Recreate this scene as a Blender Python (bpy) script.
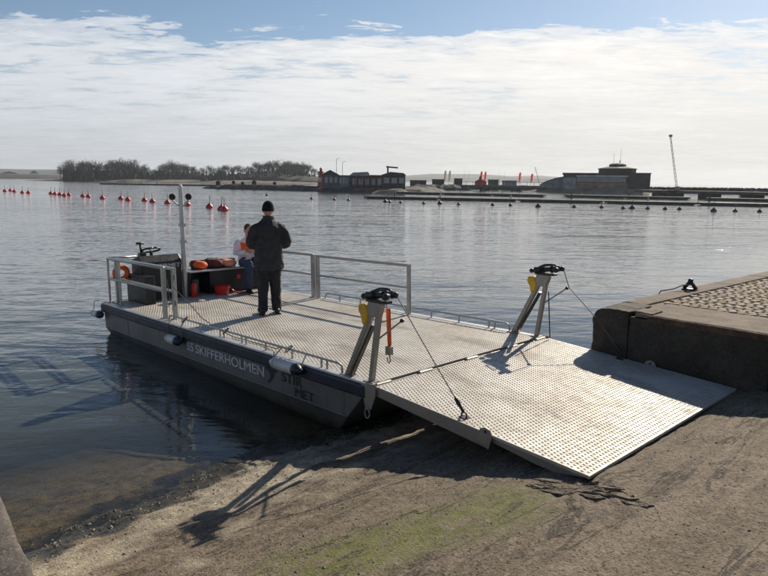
import bpy, bmesh, math, random
import numpy as np
from mathutils import Vector, Matrix, Euler, noise as mnoise
random.seed(7)
R = math.radians
scene = bpy.context.scene
C = scene.collection
for o in list(bpy.data.objects): bpy.data.objects.remove(o)

# ------------------------------------------------------------------ camera
CAMZ = 2.75
F, HZ = 650.0, 181.0
TH = math.atan((288 - HZ) / F)
ROLL = R(0.6)
cam_d = bpy.data.cameras.new('camera'); cam = bpy.data.objects.new('camera', cam_d); C.objects.link(cam)
cam_d.sensor_width = 36; cam_d.lens = F / 768 * 36; cam_d.clip_start = 0.05; cam_d.clip_end = 20000
cam.matrix_world = Matrix.Translation((0, 0, CAMZ)) @ Matrix.Rotation(math.pi / 2 - TH, 4, 'X') @ Matrix.Rotation(ROLL, 4, 'Z')
scene.camera = cam

def ray(px, py):
    ax, ay = px - 384.0, py - 288.0
    c, s = math.cos(ROLL), math.sin(ROLL)
    x, v = (c * ax + s * ay) / F, (-s * ax + c * ay) / F
    return Vector((x, math.cos(TH) - v * math.sin(TH), -math.sin(TH) - v * math.cos(TH)))
def on_z(px, py, z=0.0):                       # pixel -> point on the level z
    d = ray(px, py); t = (z - CAMZ) / d.z
    return Vector((d.x * t, d.y * t, z))
def far(px, dist, z=0.0):                      # compass direction of a pixel column, at a distance
    d = ray(px, 185); h = math.hypot(d.x, d.y)
    return Vector((d.x / h * dist, d.y / h * dist, z))

# ------------------------------------------------------------------ light
SUN_AZ, SUN_EL = R(34), R(31.5)
sun_dir = Vector((math.sin(SUN_AZ) * math.cos(SUN_EL), math.cos(SUN_AZ) * math.cos(SUN_EL), math.sin(SUN_EL)))
sl = bpy.data.lights.new('sun', 'SUN'); sl.energy = 5.0; sl.angle = R(0.6); sl.color = (1.0, 0.90, 0.74)
so = bpy.data.objects.new('sun', sl); C.objects.link(so)
so.rotation_euler = sun_dir.to_track_quat('Z', 'Y').to_euler()

world = bpy.data.worlds.new('World'); scene.world = world; world.use_nodes = True
def sky_world():
    nt = world.node_tree; N = nt.nodes; L = nt.links; N.clear()
    out = N.new('ShaderNodeOutputWorld'); bg = N.new('ShaderNodeBackground'); bg.inputs[1].default_value = 0.085
    sky = N.new('ShaderNodeTexSky'); sky.sky_type = 'NISHITA'; sky.sun_disc = False
    sky.sun_elevation = SUN_EL; sky.sun_rotation = SUN_AZ
    sky.air_density = 1.0; sky.dust_density = 0.35; sky.ozone_density = 2.5
    tc = N.new('ShaderNodeTexCoord')
    sep = N.new('ShaderNodeSeparateXYZ'); L.new(tc.outputs['Generated'], sep.inputs[0])
    def M(op, a, b=None, c=None):
        n = N.new('ShaderNodeMath'); n.operation = op
        for i, v in enumerate((a, b, c)):
            if v is None: continue
            if isinstance(v, (int, float)): n.inputs[i].default_value = v
            else: L.new(v, n.inputs[i])
        return n.outputs[0]
    def ramp(v, a, b, lo=0.0, hi=1.0):
        n = N.new('ShaderNodeMapRange'); n.interpolation_type = 'SMOOTHSTEP'
        L.new(v, n.inputs[0]); n.inputs[1].default_value = a; n.inputs[2].default_value = b
        n.inputs[3].default_value = lo; n.inputs[4].default_value = hi
        return n.outputs[0]
    z = sep.outputs[2]
    zz = M('ADD', M('MAXIMUM', z, 0.0), 0.07)
    cx, cy = M('DIVIDE', sep.outputs[0], zz), M('DIVIDE', sep.outputs[1], zz)
    comb = N.new('ShaderNodeCombineXYZ'); L.new(cx, comb.inputs[0]); L.new(cy, comb.inputs[1])
    def noise(vec, scale, detail, rough, seed=0.0, stretch=(1, 1, 1), dist=0.0):
        mp = N.new('ShaderNodeMapping'); L.new(vec, mp.inputs[0]); mp.inputs[3].default_value = stretch; mp.inputs[1].default_value = (seed, seed * 1.7, seed * .3)
        n = N.new('ShaderNodeTexNoise'); L.new(mp.outputs[0], n.inputs['Vector'])
        n.inputs['Scale'].default_value = scale; n.inputs['Detail'].default_value = detail; n.inputs['Roughness'].default_value = rough
        n.inputs['Distortion'].default_value = dist
        return n.outputs['Fac']
    vec = comb.outputs[0]
    big = noise(vec, 0.55, 3, 0.5, 3.1, (1, .8, 1))
    mid = noise(vec, 1.6, 8, 0.60, 9.4, (.8, 1.2, 1), .5)
    fine = noise(vec, 7.0, 7, 0.66, 1.3, (.65, 1.3, 1), .6)
    tex = M('ADD', M('MULTIPLY', mid, .55), M('MULTIPLY', fine, .45))
    # edge height of the cloud bank, in sin(elevation)
    edge = M('ADD', 0.205, M('ADD', M('MULTIPLY', M('SUBTRACT', big, .5), .09), M('MULTIPLY', M('SUBTRACT', tex, .5), .26)))
    dep = M('SUBTRACT', edge, z)
    cov = M('ADD', ramp(dep, -0.002, 0.012, 0, .66), ramp(dep, 0.006, 0.05, 0, .34))
    holes = ramp(tex, .36, .48, .45, 1.0)
    low = ramp(z, .03, .11, .0, 1.0)
    holes2 = M('ADD', M('MULTIPLY', holes, low), M('SUBTRACT', 1.0, low))
    mask = M('MULTIPLY', M('MULTIPLY', cov, holes2), .96)
    # brightness of the cloud: body relief and forward scattering towards the sun
    dotn = N.new('ShaderNodeVectorMath'); dotn.operation = 'DOT_PRODUCT'; L.new(tc.outputs['Generated'], dotn.inputs[0]); dotn.inputs[1].default_value = sun_dir
    fwd = ramp(dotn.outputs['Value'], .45, .98, 0, 1)
    relief = M('ADD', M('ADD', .54, M('MULTIPLY', tex, .66)), ramp(z, .0, .16, -.04, .17))
    bright = M('MULTIPLY', relief, M('ADD', CLOUD_BASE, M('MULTIPLY', fwd, CLOUD_FWD)))
    colr = N.new('ShaderNodeMix'); colr.data_type = 'RGBA'
    L.new(fwd, colr.inputs[0]); colr.inputs[6].default_value = (.93, .97, 1.03, 1); colr.inputs[7].default_value = (1.03, .99, .94, 1)
    mul = N.new('ShaderNodeVectorMath'); mul.operation = 'SCALE'; L.new(colr.outputs[2], mul.inputs[0]); L.new(bright, mul.inputs['Scale'])
    skyg = N.new('ShaderNodeVectorMath'); skyg.operation = 'SCALE'; L.new(sky.outputs[0], skyg.inputs[0]); skyg.inputs['Scale'].default_value = SKY_GAIN
    mix = N.new('ShaderNodeMix'); mix.data_type = 'RGBA'
    L.new(mask, mix.inputs[0]); L.new(skyg.outputs[0], mix.inputs[6]); L.new(mul.outputs[0], mix.inputs[7])
    L.new(mix.outputs[2], bg.inputs[0]); L.new(bg.outputs[0], out.inputs[0])
CLOUD_BASE, CLOUD_FWD, SKY_GAIN = 7.2, 1.5, .82
sky_world()
vs = scene.view_settings
vs.view_transform = 'Standard'; vs.look = 'None'; vs.gamma = 1; vs.use_curve_mapping = False; vs.exposure = 0.30
try: scene.cycles.transparent_max_bounces = 12; scene.cycles.volume_bounces = 0
except Exception: pass

# ------------------------------------------------------------------ mesh helpers
def orient(a, b, up=Vector((0, 0, 1))):
    d = (Vector(b) - Vector(a)); L = d.length; d.normalize()
    if abs(d.dot(up)) > .98: up = Vector((1, 0, 0))
    s = d.cross(up).normalized(); t = s.cross(d).normalized()
    return d, s, t, L
class MB:
    def __init__(self): self.v = []; self.f = []
    def add(self, vs, fs):
        n = len(self.v); self.v += [tuple(p) for p in vs]; self.f += [tuple(i + n for i in q) for q in fs]; return self
    def box(self, x0, x1, y0, y1, z0, z1):
        vs = [(x, y, z) for z in (z0, z1) for y in (y0, y1) for x in (x0, x1)]
        return self.add(vs, [(0, 2, 3, 1), (4, 5, 7, 6), (0, 1, 5, 4), (2, 6, 7, 3), (0, 4, 6, 2), (1, 3, 7, 5)])
    def bar(self, a, b, w, h, up=Vector((0, 0, 1)), w2=None, h2=None):
        d, s, t, L = orient(a, b, up); a, b = Vector(a), Vector(b); w2 = w2 or w; h2 = h2 or h
        vs = [a - s * w / 2 - t * h / 2, a + s * w / 2 - t * h / 2, a + s * w / 2 + t * h / 2, a - s * w / 2 + t * h / 2,
              b - s * w2 / 2 - t * h2 / 2, b + s * w2 / 2 - t * h2 / 2, b + s * w2 / 2 + t * h2 / 2, b - s * w2 / 2 + t * h2 / 2]
        return self.add(vs, [(0, 1, 2, 3), (7, 6, 5, 4), (0, 4, 5, 1), (1, 5, 6, 2), (2, 6, 7, 3), (3, 7, 4, 0)])
    def tube(self, pts, r, n=8, caps=True):
        pts = [Vector(p) for p in pts]; m = len(pts); rs = r if isinstance(r, (list, tuple)) else [r] * m
        vs = []; prev = None
        for i, p in enumerate(pts):
            d = (pts[min(i + 1, m - 1)] - pts[max(i - 1, 0)])
            if d.length < 1e-9: d = Vector((0, 0, 1))
            d.normalize()
            if prev is None:
                up = Vector((0, 0, 1)) if abs(d.z) < .9 else Vector((1, 0, 0)); s = d.cross(up).normalized()
            else:
                s = (prev - d * prev.dot(d)).normalized()
            prev = s; t = d.cross(s)
            vs += [p + (s * math.cos(a) + t * math.sin(a)) * rs[i] for a in [2 * math.pi * k / n for k in range(n)]]
        fs = [(i * n + k, i * n + (k + 1) % n, (i + 1) * n + (k + 1) % n, (i + 1) * n + k) for i in range(m - 1) for k in range(n)]
        if caps: fs += [tuple(range(n))[::-1], tuple((m - 1) * n + k for k in range(n))]
        return self.add(vs, fs)
    def lathe(self, prof, org, axis, n=16):       # prof: (distance along the axis, radius)
        axis = Vector(axis).normalized(); org = Vector(org)
        return self.tube([org + axis * max(i * 1e-7, 0) + axis * a for i, (a, r) in enumerate(prof)], [max(r, 1e-4) for a, r in prof], n)
    def prism(self, poly, f0, f1):                # poly: list of 2d, f0/f1 : 2d -> 3d
        n = len(poly); vs = [f0(p) for p in poly] + [f1(p) for p in poly]
        fs = [tuple(range(n))[::-1], tuple(range(n, 2 * n))] + [(k, (k + 1) % n, n + (k + 1) % n, n + k) for k in range(n)]
        return self.add(vs, fs)
    def ell(self, c, rx, ry, rz, n=14, m=9, rot=None):
        vs = []; fs = []; c = Vector(c)
        for i in range(m + 1):
            a = math.pi * i / m
            for k in range(n):
                b = 2 * math.pi * k / n
                p = Vector((rx * math.sin(a) * math.cos(b), ry * math.sin(a) * math.sin(b), rz * math.cos(a)))
                if rot: p = rot @ p
                vs.append(c + p)
        for i in range(m):
            for k in range(n): fs.append((i * n + k, (i + 1) * n + k, (i + 1) * n + (k + 1) % n, i * n + (k + 1) % n))
        return self.add(vs, fs)
    def rings(self, rs, n=20):                    # rs: (cx,cy,cz,rx,ry) stacked up z
        vs = []; m = len(rs)
        for cx, cy, cz, rx, ry in rs:
            vs += [(cx + rx * math.cos(2 * math.pi * k / n), cy + ry * math.sin(2 * math.pi * k / n), cz) for k in range(n)]
        fs = [(i * n + k, i * n + (k + 1) % n, (i + 1) * n + (k + 1) % n, (i + 1) * n + k) for i in range(m - 1) for k in range(n)]
        fs += [tuple(range(n))[::-1], tuple((m - 1) * n + k for k in range(n))]
        return self.add(vs, fs)
    def mesh(self, name):
        me = bpy.data.meshes.new(name); me.from_pydata(self.v, [], self.f); me.update(); return me
    def build(self, name, mat, parent=None, smooth=False, bevel=0, fix=True):
        me = self.mesh(name)
        if fix:
            bm = bmesh.new(); bm.from_mesh(me); bmesh.ops.recalc_face_normals(bm, faces=bm.faces); bm.to_mesh(me); bm.free()
        return link(name, me, mat, parent, smooth, bevel)
def link(name, me, mat, parent=None, smooth=False, bevel=0):
    o = bpy.data.objects.new(name, me); C.objects.link(o)
    if mat and not me.materials: me.materials.append(mat)
    o.parent = parent
    if smooth:
        for p in me.polygons: p.use_smooth = True
    if bevel:
        b = o.modifiers.new('bevel', 'BEVEL'); b.width = bevel; b.segments = 2; b.limit_method = 'ANGLE'; b.angle_limit = R(40); b.harden_normals = False
    return o
def autosmooth(o, ang=40):
    me = o.data; bm = bmesh.new(); bm.from_mesh(me)
    for f in bm.faces: f.smooth = True
    for e in bm.edges: e.smooth = (len(e.link_faces) == 2 and e.calc_face_angle(0) < R(ang))
    bm.to_mesh(me); bm.free(); return o
def tag(o, label=None, cat=None, group=None, kind=None):
    for k, v in (('label', label), ('category', cat), ('group', group), ('kind', kind)):
        if v: o[k] = v
    return o
def empty(name, mat=None, loc=None, parent=None):
    o = bpy.data.objects.new(name, None); C.objects.link(o); o.empty_display_size = .1
    if mat is not None: o.matrix_world = mat
    if loc is not None: o.location = loc
    o.parent = parent
    return o
def copy_tree(o, parent=None):
    c = o.copy(); C.objects.link(c); c.parent = parent
    for ch in list(o.children): copy_tree(ch, c)
    return c
ORD = ['zeroth', 'first', 'second', 'third', 'fourth', 'fifth', 'sixth', 'seventh', 'eighth', 'ninth', 'tenth', 'eleventh', 'twelfth', 'thirteenth', 'fourteenth', 'fifteenth', 'sixteenth', 'seventeenth', 'eighteenth', 'nineteenth', 'twentieth']
for _t, _n in (('twenty', 'twentieth'), ('thirty', 'thirtieth'), ('forty', 'fortieth'), ('fifty', 'fiftieth'), ('sixty', 'sixtieth'), ('seventy', 'seventieth'), ('eighty', 'eightieth'), ('ninety', 'ninetieth')):
    if len(ORD) in (30, 40, 50, 60, 70, 80, 90): ORD.append(_n)
    ORD += [_t + '-' + w for w in ORD[1:10]]

# value noise in numpy
def vnoise(x, y, seed=0):
    rs = np.random.RandomState(seed); T = rs.rand(256, 256)
    xi = np.floor(x).astype(int); yi = np.floor(y).astype(int); fx = x - xi; fy = y - yi
    fx = fx * fx * (3 - 2 * fx); fy = fy * fy * (3 - 2 * fy)
    g = lambda a, b: T[a % 256, b % 256]
    return (g(xi, yi) * (1 - fx) + g(xi + 1, yi) * fx) * (1 - fy) + (g(xi, yi + 1) * (1 - fx) + g(xi + 1, yi + 1) * fx) * fy
def fbm(x, y, seed=0, octs=4, gain=.5):
    s = 0; a = 1; tot = 0
    for i in range(octs): s = s + a * vnoise(x * 2 ** i + 13.7 * i, y * 2 ** i + 5.1 * i, seed + i); tot += a; a *= gain
    return s / tot - .5

# ------------------------------------------------------------------ materials
MATS = {}
class NT:
    def __init__(self, name):
        self.m = bpy.data.materials.new(name); self.m.use_nodes = True; self.nt = self.m.node_tree; self.N = self.nt.nodes; self.L = self.nt.links
        self.N.clear(); self.out = self.N.new('ShaderNodeOutputMaterial'); self.b = self.N.new('ShaderNodeBsdfPrincipled'); self.L.new(self.b.outputs[0], self.out.inputs[0])
        self.tc = self.N.new('ShaderNodeTexCoord')
    def vec(self, kind='Object', scale=(1, 1, 1), rot=(0, 0, 0)):
        mp = self.N.new('ShaderNodeMapping'); self.L.new(self.tc.outputs[kind], mp.inputs[0]); mp.inputs[3].default_value = scale; mp.inputs[2].default_value = rot; return mp.outputs[0]
    def noise(self, scale, detail=4, rough=.55, vec=None, dist=0):
        n = self.N.new('ShaderNodeTexNoise'); self.L.new(vec if vec is not None else self.tc.outputs['Object'], n.inputs['Vector'])
        n.inputs['Scale'].default_value = scale; n.inputs['Detail'].default_value = detail; n.inputs['Roughness'].default_value = rough; n.inputs['Distortion'].default_value = dist
        return n.outputs['Fac']
    def voro(self, scale, vec=None, feature='F1', out='Distance'):
        n = self.N.new('ShaderNodeTexVoronoi'); n.feature = feature; self.L.new(vec if vec is not None else self.tc.outputs['Object'], n.inputs['Vector']); n.inputs['Scale'].default_value = scale; return n.outputs[out]
    def ramp(self, v, a, b, lo=0., hi=1., smooth=True):
        n = self.N.new('ShaderNodeMapRange'); n.interpolation_type = 'SMOOTHSTEP' if smooth else 'LINEAR'; self.L.new(v, n.inputs[0])
        for i, x in ((1, a), (2, b), (3, lo), (4, hi)): n.inputs[i].default_value = x
        return n.outputs[0]
    def math(self, op, a, b=None):
        n = self.N.new('ShaderNodeMath'); n.operation = op
        for i, v in enumerate((a, b)):
            if v is None: continue
            if isinstance(v, (int, float)): n.inputs[i].default_value = v
            else: self.L.new(v, n.inputs[i])
        return n.outputs[0]
    def mix(self, f, a, b, mode='MIX'):
        n = self.N.new('ShaderNodeMix'); n.data_type = 'RGBA'; n.blend_type = mode
        for i, v in ((0, f), (6, a), (7, b)):
            if isinstance(v, (int, float)): n.inputs[i].default_value = v
            elif isinstance(v, tuple): n.inputs[i].default_value = (v[0], v[1], v[2], 1)
            else: self.L.new(v, n.inputs[i])
        return n.outputs[2]
    def bump(self, h, strength=.5, dist=.01, nrm=None):
        n = self.N.new('ShaderNodeBump'); n.inputs['Strength'].default_value = strength; n.inputs['Distance'].default_value = dist; self.L.new(h, n.inputs['Height'])
        if nrm is not None: self.L.new(nrm, n.inputs['Normal'])
        return n.outputs[0]
    def set(self, **k):
        for key, v in k.items():
            s = self.b.inputs[{'col': 'Base Color', 'rough': 'Roughness', 'metal': 'Metallic', 'nrm': 'Normal', 'spec': 'Specular IOR Level', 'coat': 'Coat Weight', 'sheen': 'Sheen Weight'}[key]]
            if isinstance(v, (int, float)): s.default_value = v
            elif isinstance(v, tuple): s.default_value = (v[0], v[1], v[2], 1)
            else: self.L.new(v, s)
        return self.m
def simple(name, col, rough=.6, metal=0., var=.25, scale=6., bump=0., bdist=.004, spec=.5, kind='Object'):
    if name in MATS: return MATS[name]
    t = NT(name); v = t.vec(kind)
    n = t.noise(scale, 5, .6, v)
    dark = tuple(c * (1 - var) for c in col); lite = tuple(min(1, c * (1 + var)) for c in col)
    c = t.mix(t.ramp(n, .3, .7), dark, lite)
    t.set(col=c, rough=t.ramp(t.noise(scale * 3, 3, .5, v), .2, .8, max(.05, rough - .1), min(1, rough + .1)), metal=metal, spec=spec)
    if bump: t.set(nrm=t.bump(t.noise(scale * 4, 4, .6, v), bump, bdist))
    MATS[name] = t.m; return t.m

def mat_slip():
    t = NT('slip_concrete')
    at = t.N.new('ShaderNodeAttribute'); at.attribute_name = 'stain'
    sp = t.N.new('ShaderNodeSeparateColor'); t.L.new(at.outputs['Color'], sp.inputs[0])
    big = t.noise(.9, 5, .6); mid = t.noise(5, 6, .65); fine = t.noise(38, 5, .7); sp2 = t.voro(75, out='Color')
    streak = t.noise(7, 5, .65, t.vec('Object', (1, .10, 1), (0, 0, R(8))))
    base = t.mix(t.ramp(mid, .3, .7), (.060, .043, .027), (.170, .126, .082))
    base = t.mix(t.ramp(streak, .42, .62), base, t.mix(.6, base, (.255, .195, .15)))
    base = t.mix(t.ramp(big, .35, .65, 0, .55), base, (.115, .090, .055))
    sg = t.N.new('ShaderNodeSeparateColor'); t.L.new(sp2, sg.inputs[0])
    base = t.mix(t.ramp(sg.outputs[0], .0, 1., 0, .55, False), base, t.mix(.5, base, (.33, .28, .24)))
    base = t.mix(t.ramp(sg.outputs[1], .7, .95, 0, .85), base, (.04, .031, .025))
    base = t.mix(t.ramp(fine, .52, .72, 0, .7), base, (.045, .035, .027))
    grit = t.voro(34, out='Color'); gg = t.N.new('ShaderNodeSeparateColor'); t.L.new(grit, gg.inputs[0])
    base = t.mix(t.ramp(gg.outputs[2], .72, 1., 0, .45), base, (.27, .22, .165))
    # worn grooves and cracks running across the slip
    gv = t.noise(3.2, 6, .6, t.vec('Object', (1, .16, 1), (0, 0, R(9))), .4)
    gl_ = t.ramp(t.math('ABSOLUTE', t.math('SUBTRACT', gv, .5)), .004, .022, 1, 0)
    gl_ = t.math('MULTIPLY', gl_, t.ramp(t.noise(1.7, 3, .5), .42, .60))
    base = t.mix(t.math('MULTIPLY', gl_, .6), base, (.030, .023, .018))
    patch = t.ramp(t.noise(2.6, 6, .7, t.vec('Object', (1, .45, 1), (0, 0, R(12)))), .56, .72, 0, .20)
    base = t.mix(patch, base, t.mix(t.ramp(fine, .3, .7), (.038, .029, .023), (.085, .066, .052)))
    # pale crust, algae, wet weed: stains with a place of their own
    pale = t.math('MULTIPLY', sp.outputs[2], t.ramp(mid, .25, .6, .35, 1))
    base = t.mix(pale, base, t.mix(t.ramp(fine, .3, .7), (.19, .155, .105), (.43, .38, .29)))
    alg = t.math('MULTIPLY', sp.outputs[0], t.ramp(t.noise(13, 7, .75, t.vec('Object', (1, .5, 1))), .34, .60))
    base = t.mix(alg, base, t.mix(t.ramp(fine, .3, .7), (.075, .085, .022), (.165, .165, .052)))
    weed = t.mix(t.ramp(fine, .35, .7), (.020, .018, .012), (.075, .065, .045))
    base = t.mix(sp.outputs[1], base, weed)
    h = t.math('ADD', t.math('MULTIPLY', fine, .6), t.math('ADD', t.math('MULTIPLY', mid, .7), t.math('ADD', t.math('MULTIPLY', t.voro(60), -.5), t.math('MULTIPLY', gl_, -1.2))))
    return t.set(col=base, rough=t.ramp(sp.outputs[1], 0, 1, .92, .35), spec=.3, nrm=t.bump(h, .8, .009))

def mat_water():
    t = NT('sea_water'); N, L = t.N, t.L
    geo = N.new('ShaderNodeNewGeometry')
    def nz(scale, detail, rough, stretch, rz, dist=0.3):
        mp = N.new('ShaderNodeMapping'); L.new(geo.outputs['Position'], mp.inputs[0]); mp.inputs[3].default_value = stretch; mp.inputs[2].default_value = (0, 0, rz)
        return t.noise(scale, detail, rough, mp.outputs[0], dist)
    swell = nz(.28, 3, .5, (.55, 1.0, 1), R(12))
    rip = nz(1.35, 3, .55, (.45, 1.0, 1), R(-10), .6)
    fine = nz(4.2, 4, .6, (.55, 1.0, 1), R(14), .5)
    patch = nz(.045, 3, .5, (.35, 1.0, 1), R(8))
    amp = t.ramp(patch, .3, .7, .65, 1.25)
    # calmer in the lee by the slip
    dp = N.new('ShaderNodeVectorMath'); dp.operation = 'DOT_PRODUCT'; L.new(geo.outputs['Position'], dp.inputs[0]); dp.inputs[1].default_value = (UD.x, UD.y, 0)
    off = UD.dot(OW) + SHORE_U
    dist = t.math('SUBTRACT', off, dp.outputs['Value'])
    calm = t.ramp(dist, .0, 6.0, .38, 1.05)
    h = t.math('ADD', t.math('MULTIPLY', swell, .13), t.math('ADD', t.math('MULTIPLY', rip, .050), t.math('MULTIPLY', fine, .017)))
    h = t.math('MULTIPLY', t.math('MULTIPLY', h, amp), calm)
    nb = t.bump(h, 1.0, 1.0)
    # small wind ripples given as slopes, so that far water keeps its facets
    def slopes(scale, stretch, k):
        mp = N.new('ShaderNodeMapping'); L.new(geo.outputs['Position'], mp.inputs[0]); mp.inputs[3].default_value = stretch; mp.inputs[2].default_value = (0, 0, R(9))
        n = N.new('ShaderNodeTexNoise'); L.new(mp.outputs[0], n.inputs['Vector']); n.inputs['Scale'].default_value = scale; n.inputs['Detail'].default_value = 2; n.inputs['Roughness'].default_value = .55; n.inputs['Distortion'].default_value = .5
        sb = N.new('ShaderNodeVectorMath'); sb.operation = 'SUBTRACT'; L.new(n.outputs['Color'], sb.inputs[0]); sb.inputs[1].default_value = (.5, .5, .5)
        ml = N.new('ShaderNodeVectorMath'); ml.operation = 'MULTIPLY'; L.new(sb.outputs[0], ml.inputs[0]); ml.inputs[1].default_value = k
        return ml.outputs[0]
    sa = slopes(.8, (.35, 1.0, 1), (.09, .16, 0)); sb_ = slopes(4.6, (.62, 1.0, 1), (.27, .34, 0))
    ad = N.new('ShaderNodeVectorMath'); ad.operation = 'ADD'; L.new(sa, ad.inputs[0]); L.new(sb_, ad.inputs[1])
    sc = N.new('ShaderNodeVectorMath'); sc.operation = 'SCALE'; L.new(ad.outputs[0], sc.inputs[0]); L.new(t.math('MULTIPLY', t.ramp(dist, 2, 18, .0, 1.0), amp), sc.inputs['Scale'])
    an = N.new('ShaderNodeVectorMath'); an.operation = 'ADD'; L.new(nb, an.inputs[0]); L.new(sc.outputs[0], an.inputs[1])
    nn = N.new('ShaderNodeVectorMath'); nn.operation = 'NORMALIZE'; L.new(an.outputs[0], nn.inputs[0]); nrm = nn.outputs[0]
    gl = N.new('ShaderNodeBsdfGlossy'); gl.inputs['Roughness'].default_value = .06; gl.inputs['Color'].default_value = (1, 1, 1, 1); L.new(nrm, gl.inputs['Normal'])
    df = N.new('ShaderNodeBsdfDiffuse'); df.inputs['Color'].default_value = (.056, .062, .054, 1)
    tr = N.new('ShaderNodeBsdfTransparent'); tr.inputs['Color'].default_value = (.66, .63, .52, 1)
    m1 = N.new('ShaderNodeMixShader'); L.new(t.ramp(dist, .1, 3.4, .04, 1.0), m1.inputs[0]); L.new(tr.outputs[0], m1.inputs[1]); L.new(df.outputs[0], m1.inputs[2])
    dn = N.new('ShaderNodeVectorMath'); dn.operation = 'DOT_PRODUCT'; L.new(geo.outputs['Incoming'], dn.inputs[0]); L.new(nrm, dn.inputs[1])
    cs_ = t.math('MINIMUM', t.math('ABSOLUTE', dn.outputs['Value']), 1.0)
    frs = t.math('ADD', .021, t.math('MULTIPLY', .979, t.math('POWER', t.math('SUBTRACT', 1.0, cs_), 5.0)))
    m2 = N.new('ShaderNodeMixShader'); L.new(frs, m2.inputs[0]); L.new(m1.outputs[0], m2.inputs[1]); L.new(gl.outputs[0], m2.inputs[2])
    L.new(m2.outputs[0], t.out.inputs[0]); N.remove(t.b)
    return t.m

def mat_alu(name, col, dirt, rough=.42, metal=.75, scale=3., dcol=(.16, .135, .105)):
    t = NT(name); a = t.noise(scale, 5, .6); b = t.noise(scale * 9, 4, .6); s = t.noise(6, 4, .6, t.vec('Object', (.08, 1, 1)))
    d = t.math('MULTIPLY', t.ramp(t.math('ADD', t.math('MULTIPLY', a, .6), t.math('MULTIPLY', b, .4)), .38, .66), dirt)
    c = t.mix(t.ramp(s, .3, .7), tuple(x * .85 for x in col), col)
    c = t.mix(d, c, dcol)
    return t.set(col=c, metal=t.ramp(d, 0, 1, metal, .1), rough=t.ramp(b, .2, .8, rough - .08, rough + .16), nrm=t.bump(b, .15, .003))

M_ALU = mat_alu('aluminium', (.62, .62, .61), .25)
M_RAIL = mat_alu('rail_tube', (.46, .46, .45), .3, .38, .8, 5)
def mat_hull():
    t = NT('hull_plate'); a = t.noise(1.6, 5, .6); b = t.noise(14, 4, .6); st = t.noise(5, 5, .65, t.vec('Object', (1, 1, .10))); sc = t.noise(22, 3, .6, t.vec('Object', (.06, 1, 1)))
    sep = t.N.new('ShaderNodeSeparateXYZ'); t.L.new(t.tc.outputs['Object'], sep.inputs[0])
    c = t.mix(t.ramp(a, .3, .7), (.12, .12, .117), (.165, .165, .16))
    c = t.mix(t.ramp(st, .5, .7, 0, .6), c, (.085, .078, .065))          # run-off streaks
    c = t.mix(t.ramp(sc, .62, .70, 0, .45), c, (.22, .22, .21))           # scrapes along the side
    zz = t.math('ADD', sep.outputs[2], t.math('MULTIPLY', t.math('SUBTRACT', b, .5), .10))
    c = t.mix(t.ramp(zz, -.70, -.56, .85, 0), c, t.mix(t.ramp(b, .35, .65), (.028, .028, .018), (.07, .065, .045)))   # growth by the waterline
    return t.set(col=c, metal=.35, rough=t.ramp(b, .2, .8, .42, .62), nrm=t.bump(t.math('ADD', a, t.math('MULTIPLY', b, .2)), .25, .02))
M_HULL = mat_hull()
def mat_tread(name, col, dcol, rough, metal):
    t = NT(name); a = t.noise(1.3, 6, .62); b = t.noise(12, 4, .6)
    sep = t.N.new('ShaderNodeSeparateXYZ'); t.L.new(t.tc.outputs['Object'], sep.inputs[0]); y = sep.outputs[1]
    d = t.math('MULTIPLY', t.ramp(t.math('ADD', t.math('MULTIPLY', a, .65), t.math('MULTIPLY', b, .35)), .36, .64), .9)
    c = t.mix(d, col, dcol)
    wob = t.math('ADD', y, t.math('MULTIPLY', t.math('SUBTRACT', t.noise(.7, 3, .5), .5), .5))
    trk = t.math('MAXIMUM', t.ramp(t.math('ABSOLUTE', t.math('SUBTRACT', wob, .85)), .08, .26, 1, 0), t.ramp(t.math('ABSOLUTE', t.math('SUBTRACT', wob, 2.2)), .08, .26, 1, 0))
    trk = t.math('MULTIPLY', trk, t.ramp(t.noise(3.1, 5, .65, t.vec('Object', (.35, 1, 1))), .40, .62, 0, .6))
    c = t.mix(trk, c, (.15, .125, .095))                                   # wheel tracks
    rs_ = t.ramp(t.noise(2.3, 6, .7), .60, .70, 0, .32); c = t.mix(rs_, c, (.24, .17, .105))   # rusty mud
    scr = t.ramp(t.noise(30, 2, .5, t.vec('Object', (.05, 1, 1), (0, 0, R(7)))), .66, .72, 0, .5); c = t.mix(scr, c, (.62, .60, .56))   # bright scratches
    return t.set(col=c, metal=metal, rough=t.ramp(b, .2, .8, rough - .08, rough + .16), nrm=t.bump(b, .15, .003))
M_TREAD = mat_tread('tread_plate', (.53, .505, .465), (.345, .30, .24), .54, .15)
M_STUD = mat_tread('tread_stud', (.36, .335, .30), (.235, .20, .16), .52, .18)
M_STUDD = mat_tread('deck_stud', (.46, .435, .395), (.30, .26, .205), .54, .18)
M_GALV = mat_alu('galvanised_steel', (.36, .34, .31), .5, .5, .6, 6, (.20, .17, .13))
M_NAVY = simple('navy_rubber', (.012, .016, .034), .5, 0, .3, 5, .2)
M_BLACK = simple('black_plastic', (.012, .012, .013), .45, 0, .3, 6, .1)
M_WHITEV = simple('white_vinyl', (.52, .52, .50), .45, 0, .2, 8)
M_LETW = simple('white_lettering', (.50, .51, .52), .55, 0, .22, 14)
M_LETB = simple('black_lettering', (.012, .012, .014), .5, 0, .1, 12)
M_ORANGE = simple('orange_webbing', (.72, .10, .018), .6, 0, .2, 12, .3)
M_ORFAB = simple('orange_fabric', (.75, .12, .025), .75, 0, .25, 9, .5, .01)
M_PINK = simple('faded_orange_fabric', (.72, .30, .18), .8, 0, .25, 9, .5, .01)
M_YELLOW = simple('yellow_cover', (.62, .36, .02), .5, 0, .2, 7, .2)
M_RED = simple('red_plastic', (.55, .022, .018), .4, 0, .2, 6)
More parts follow.
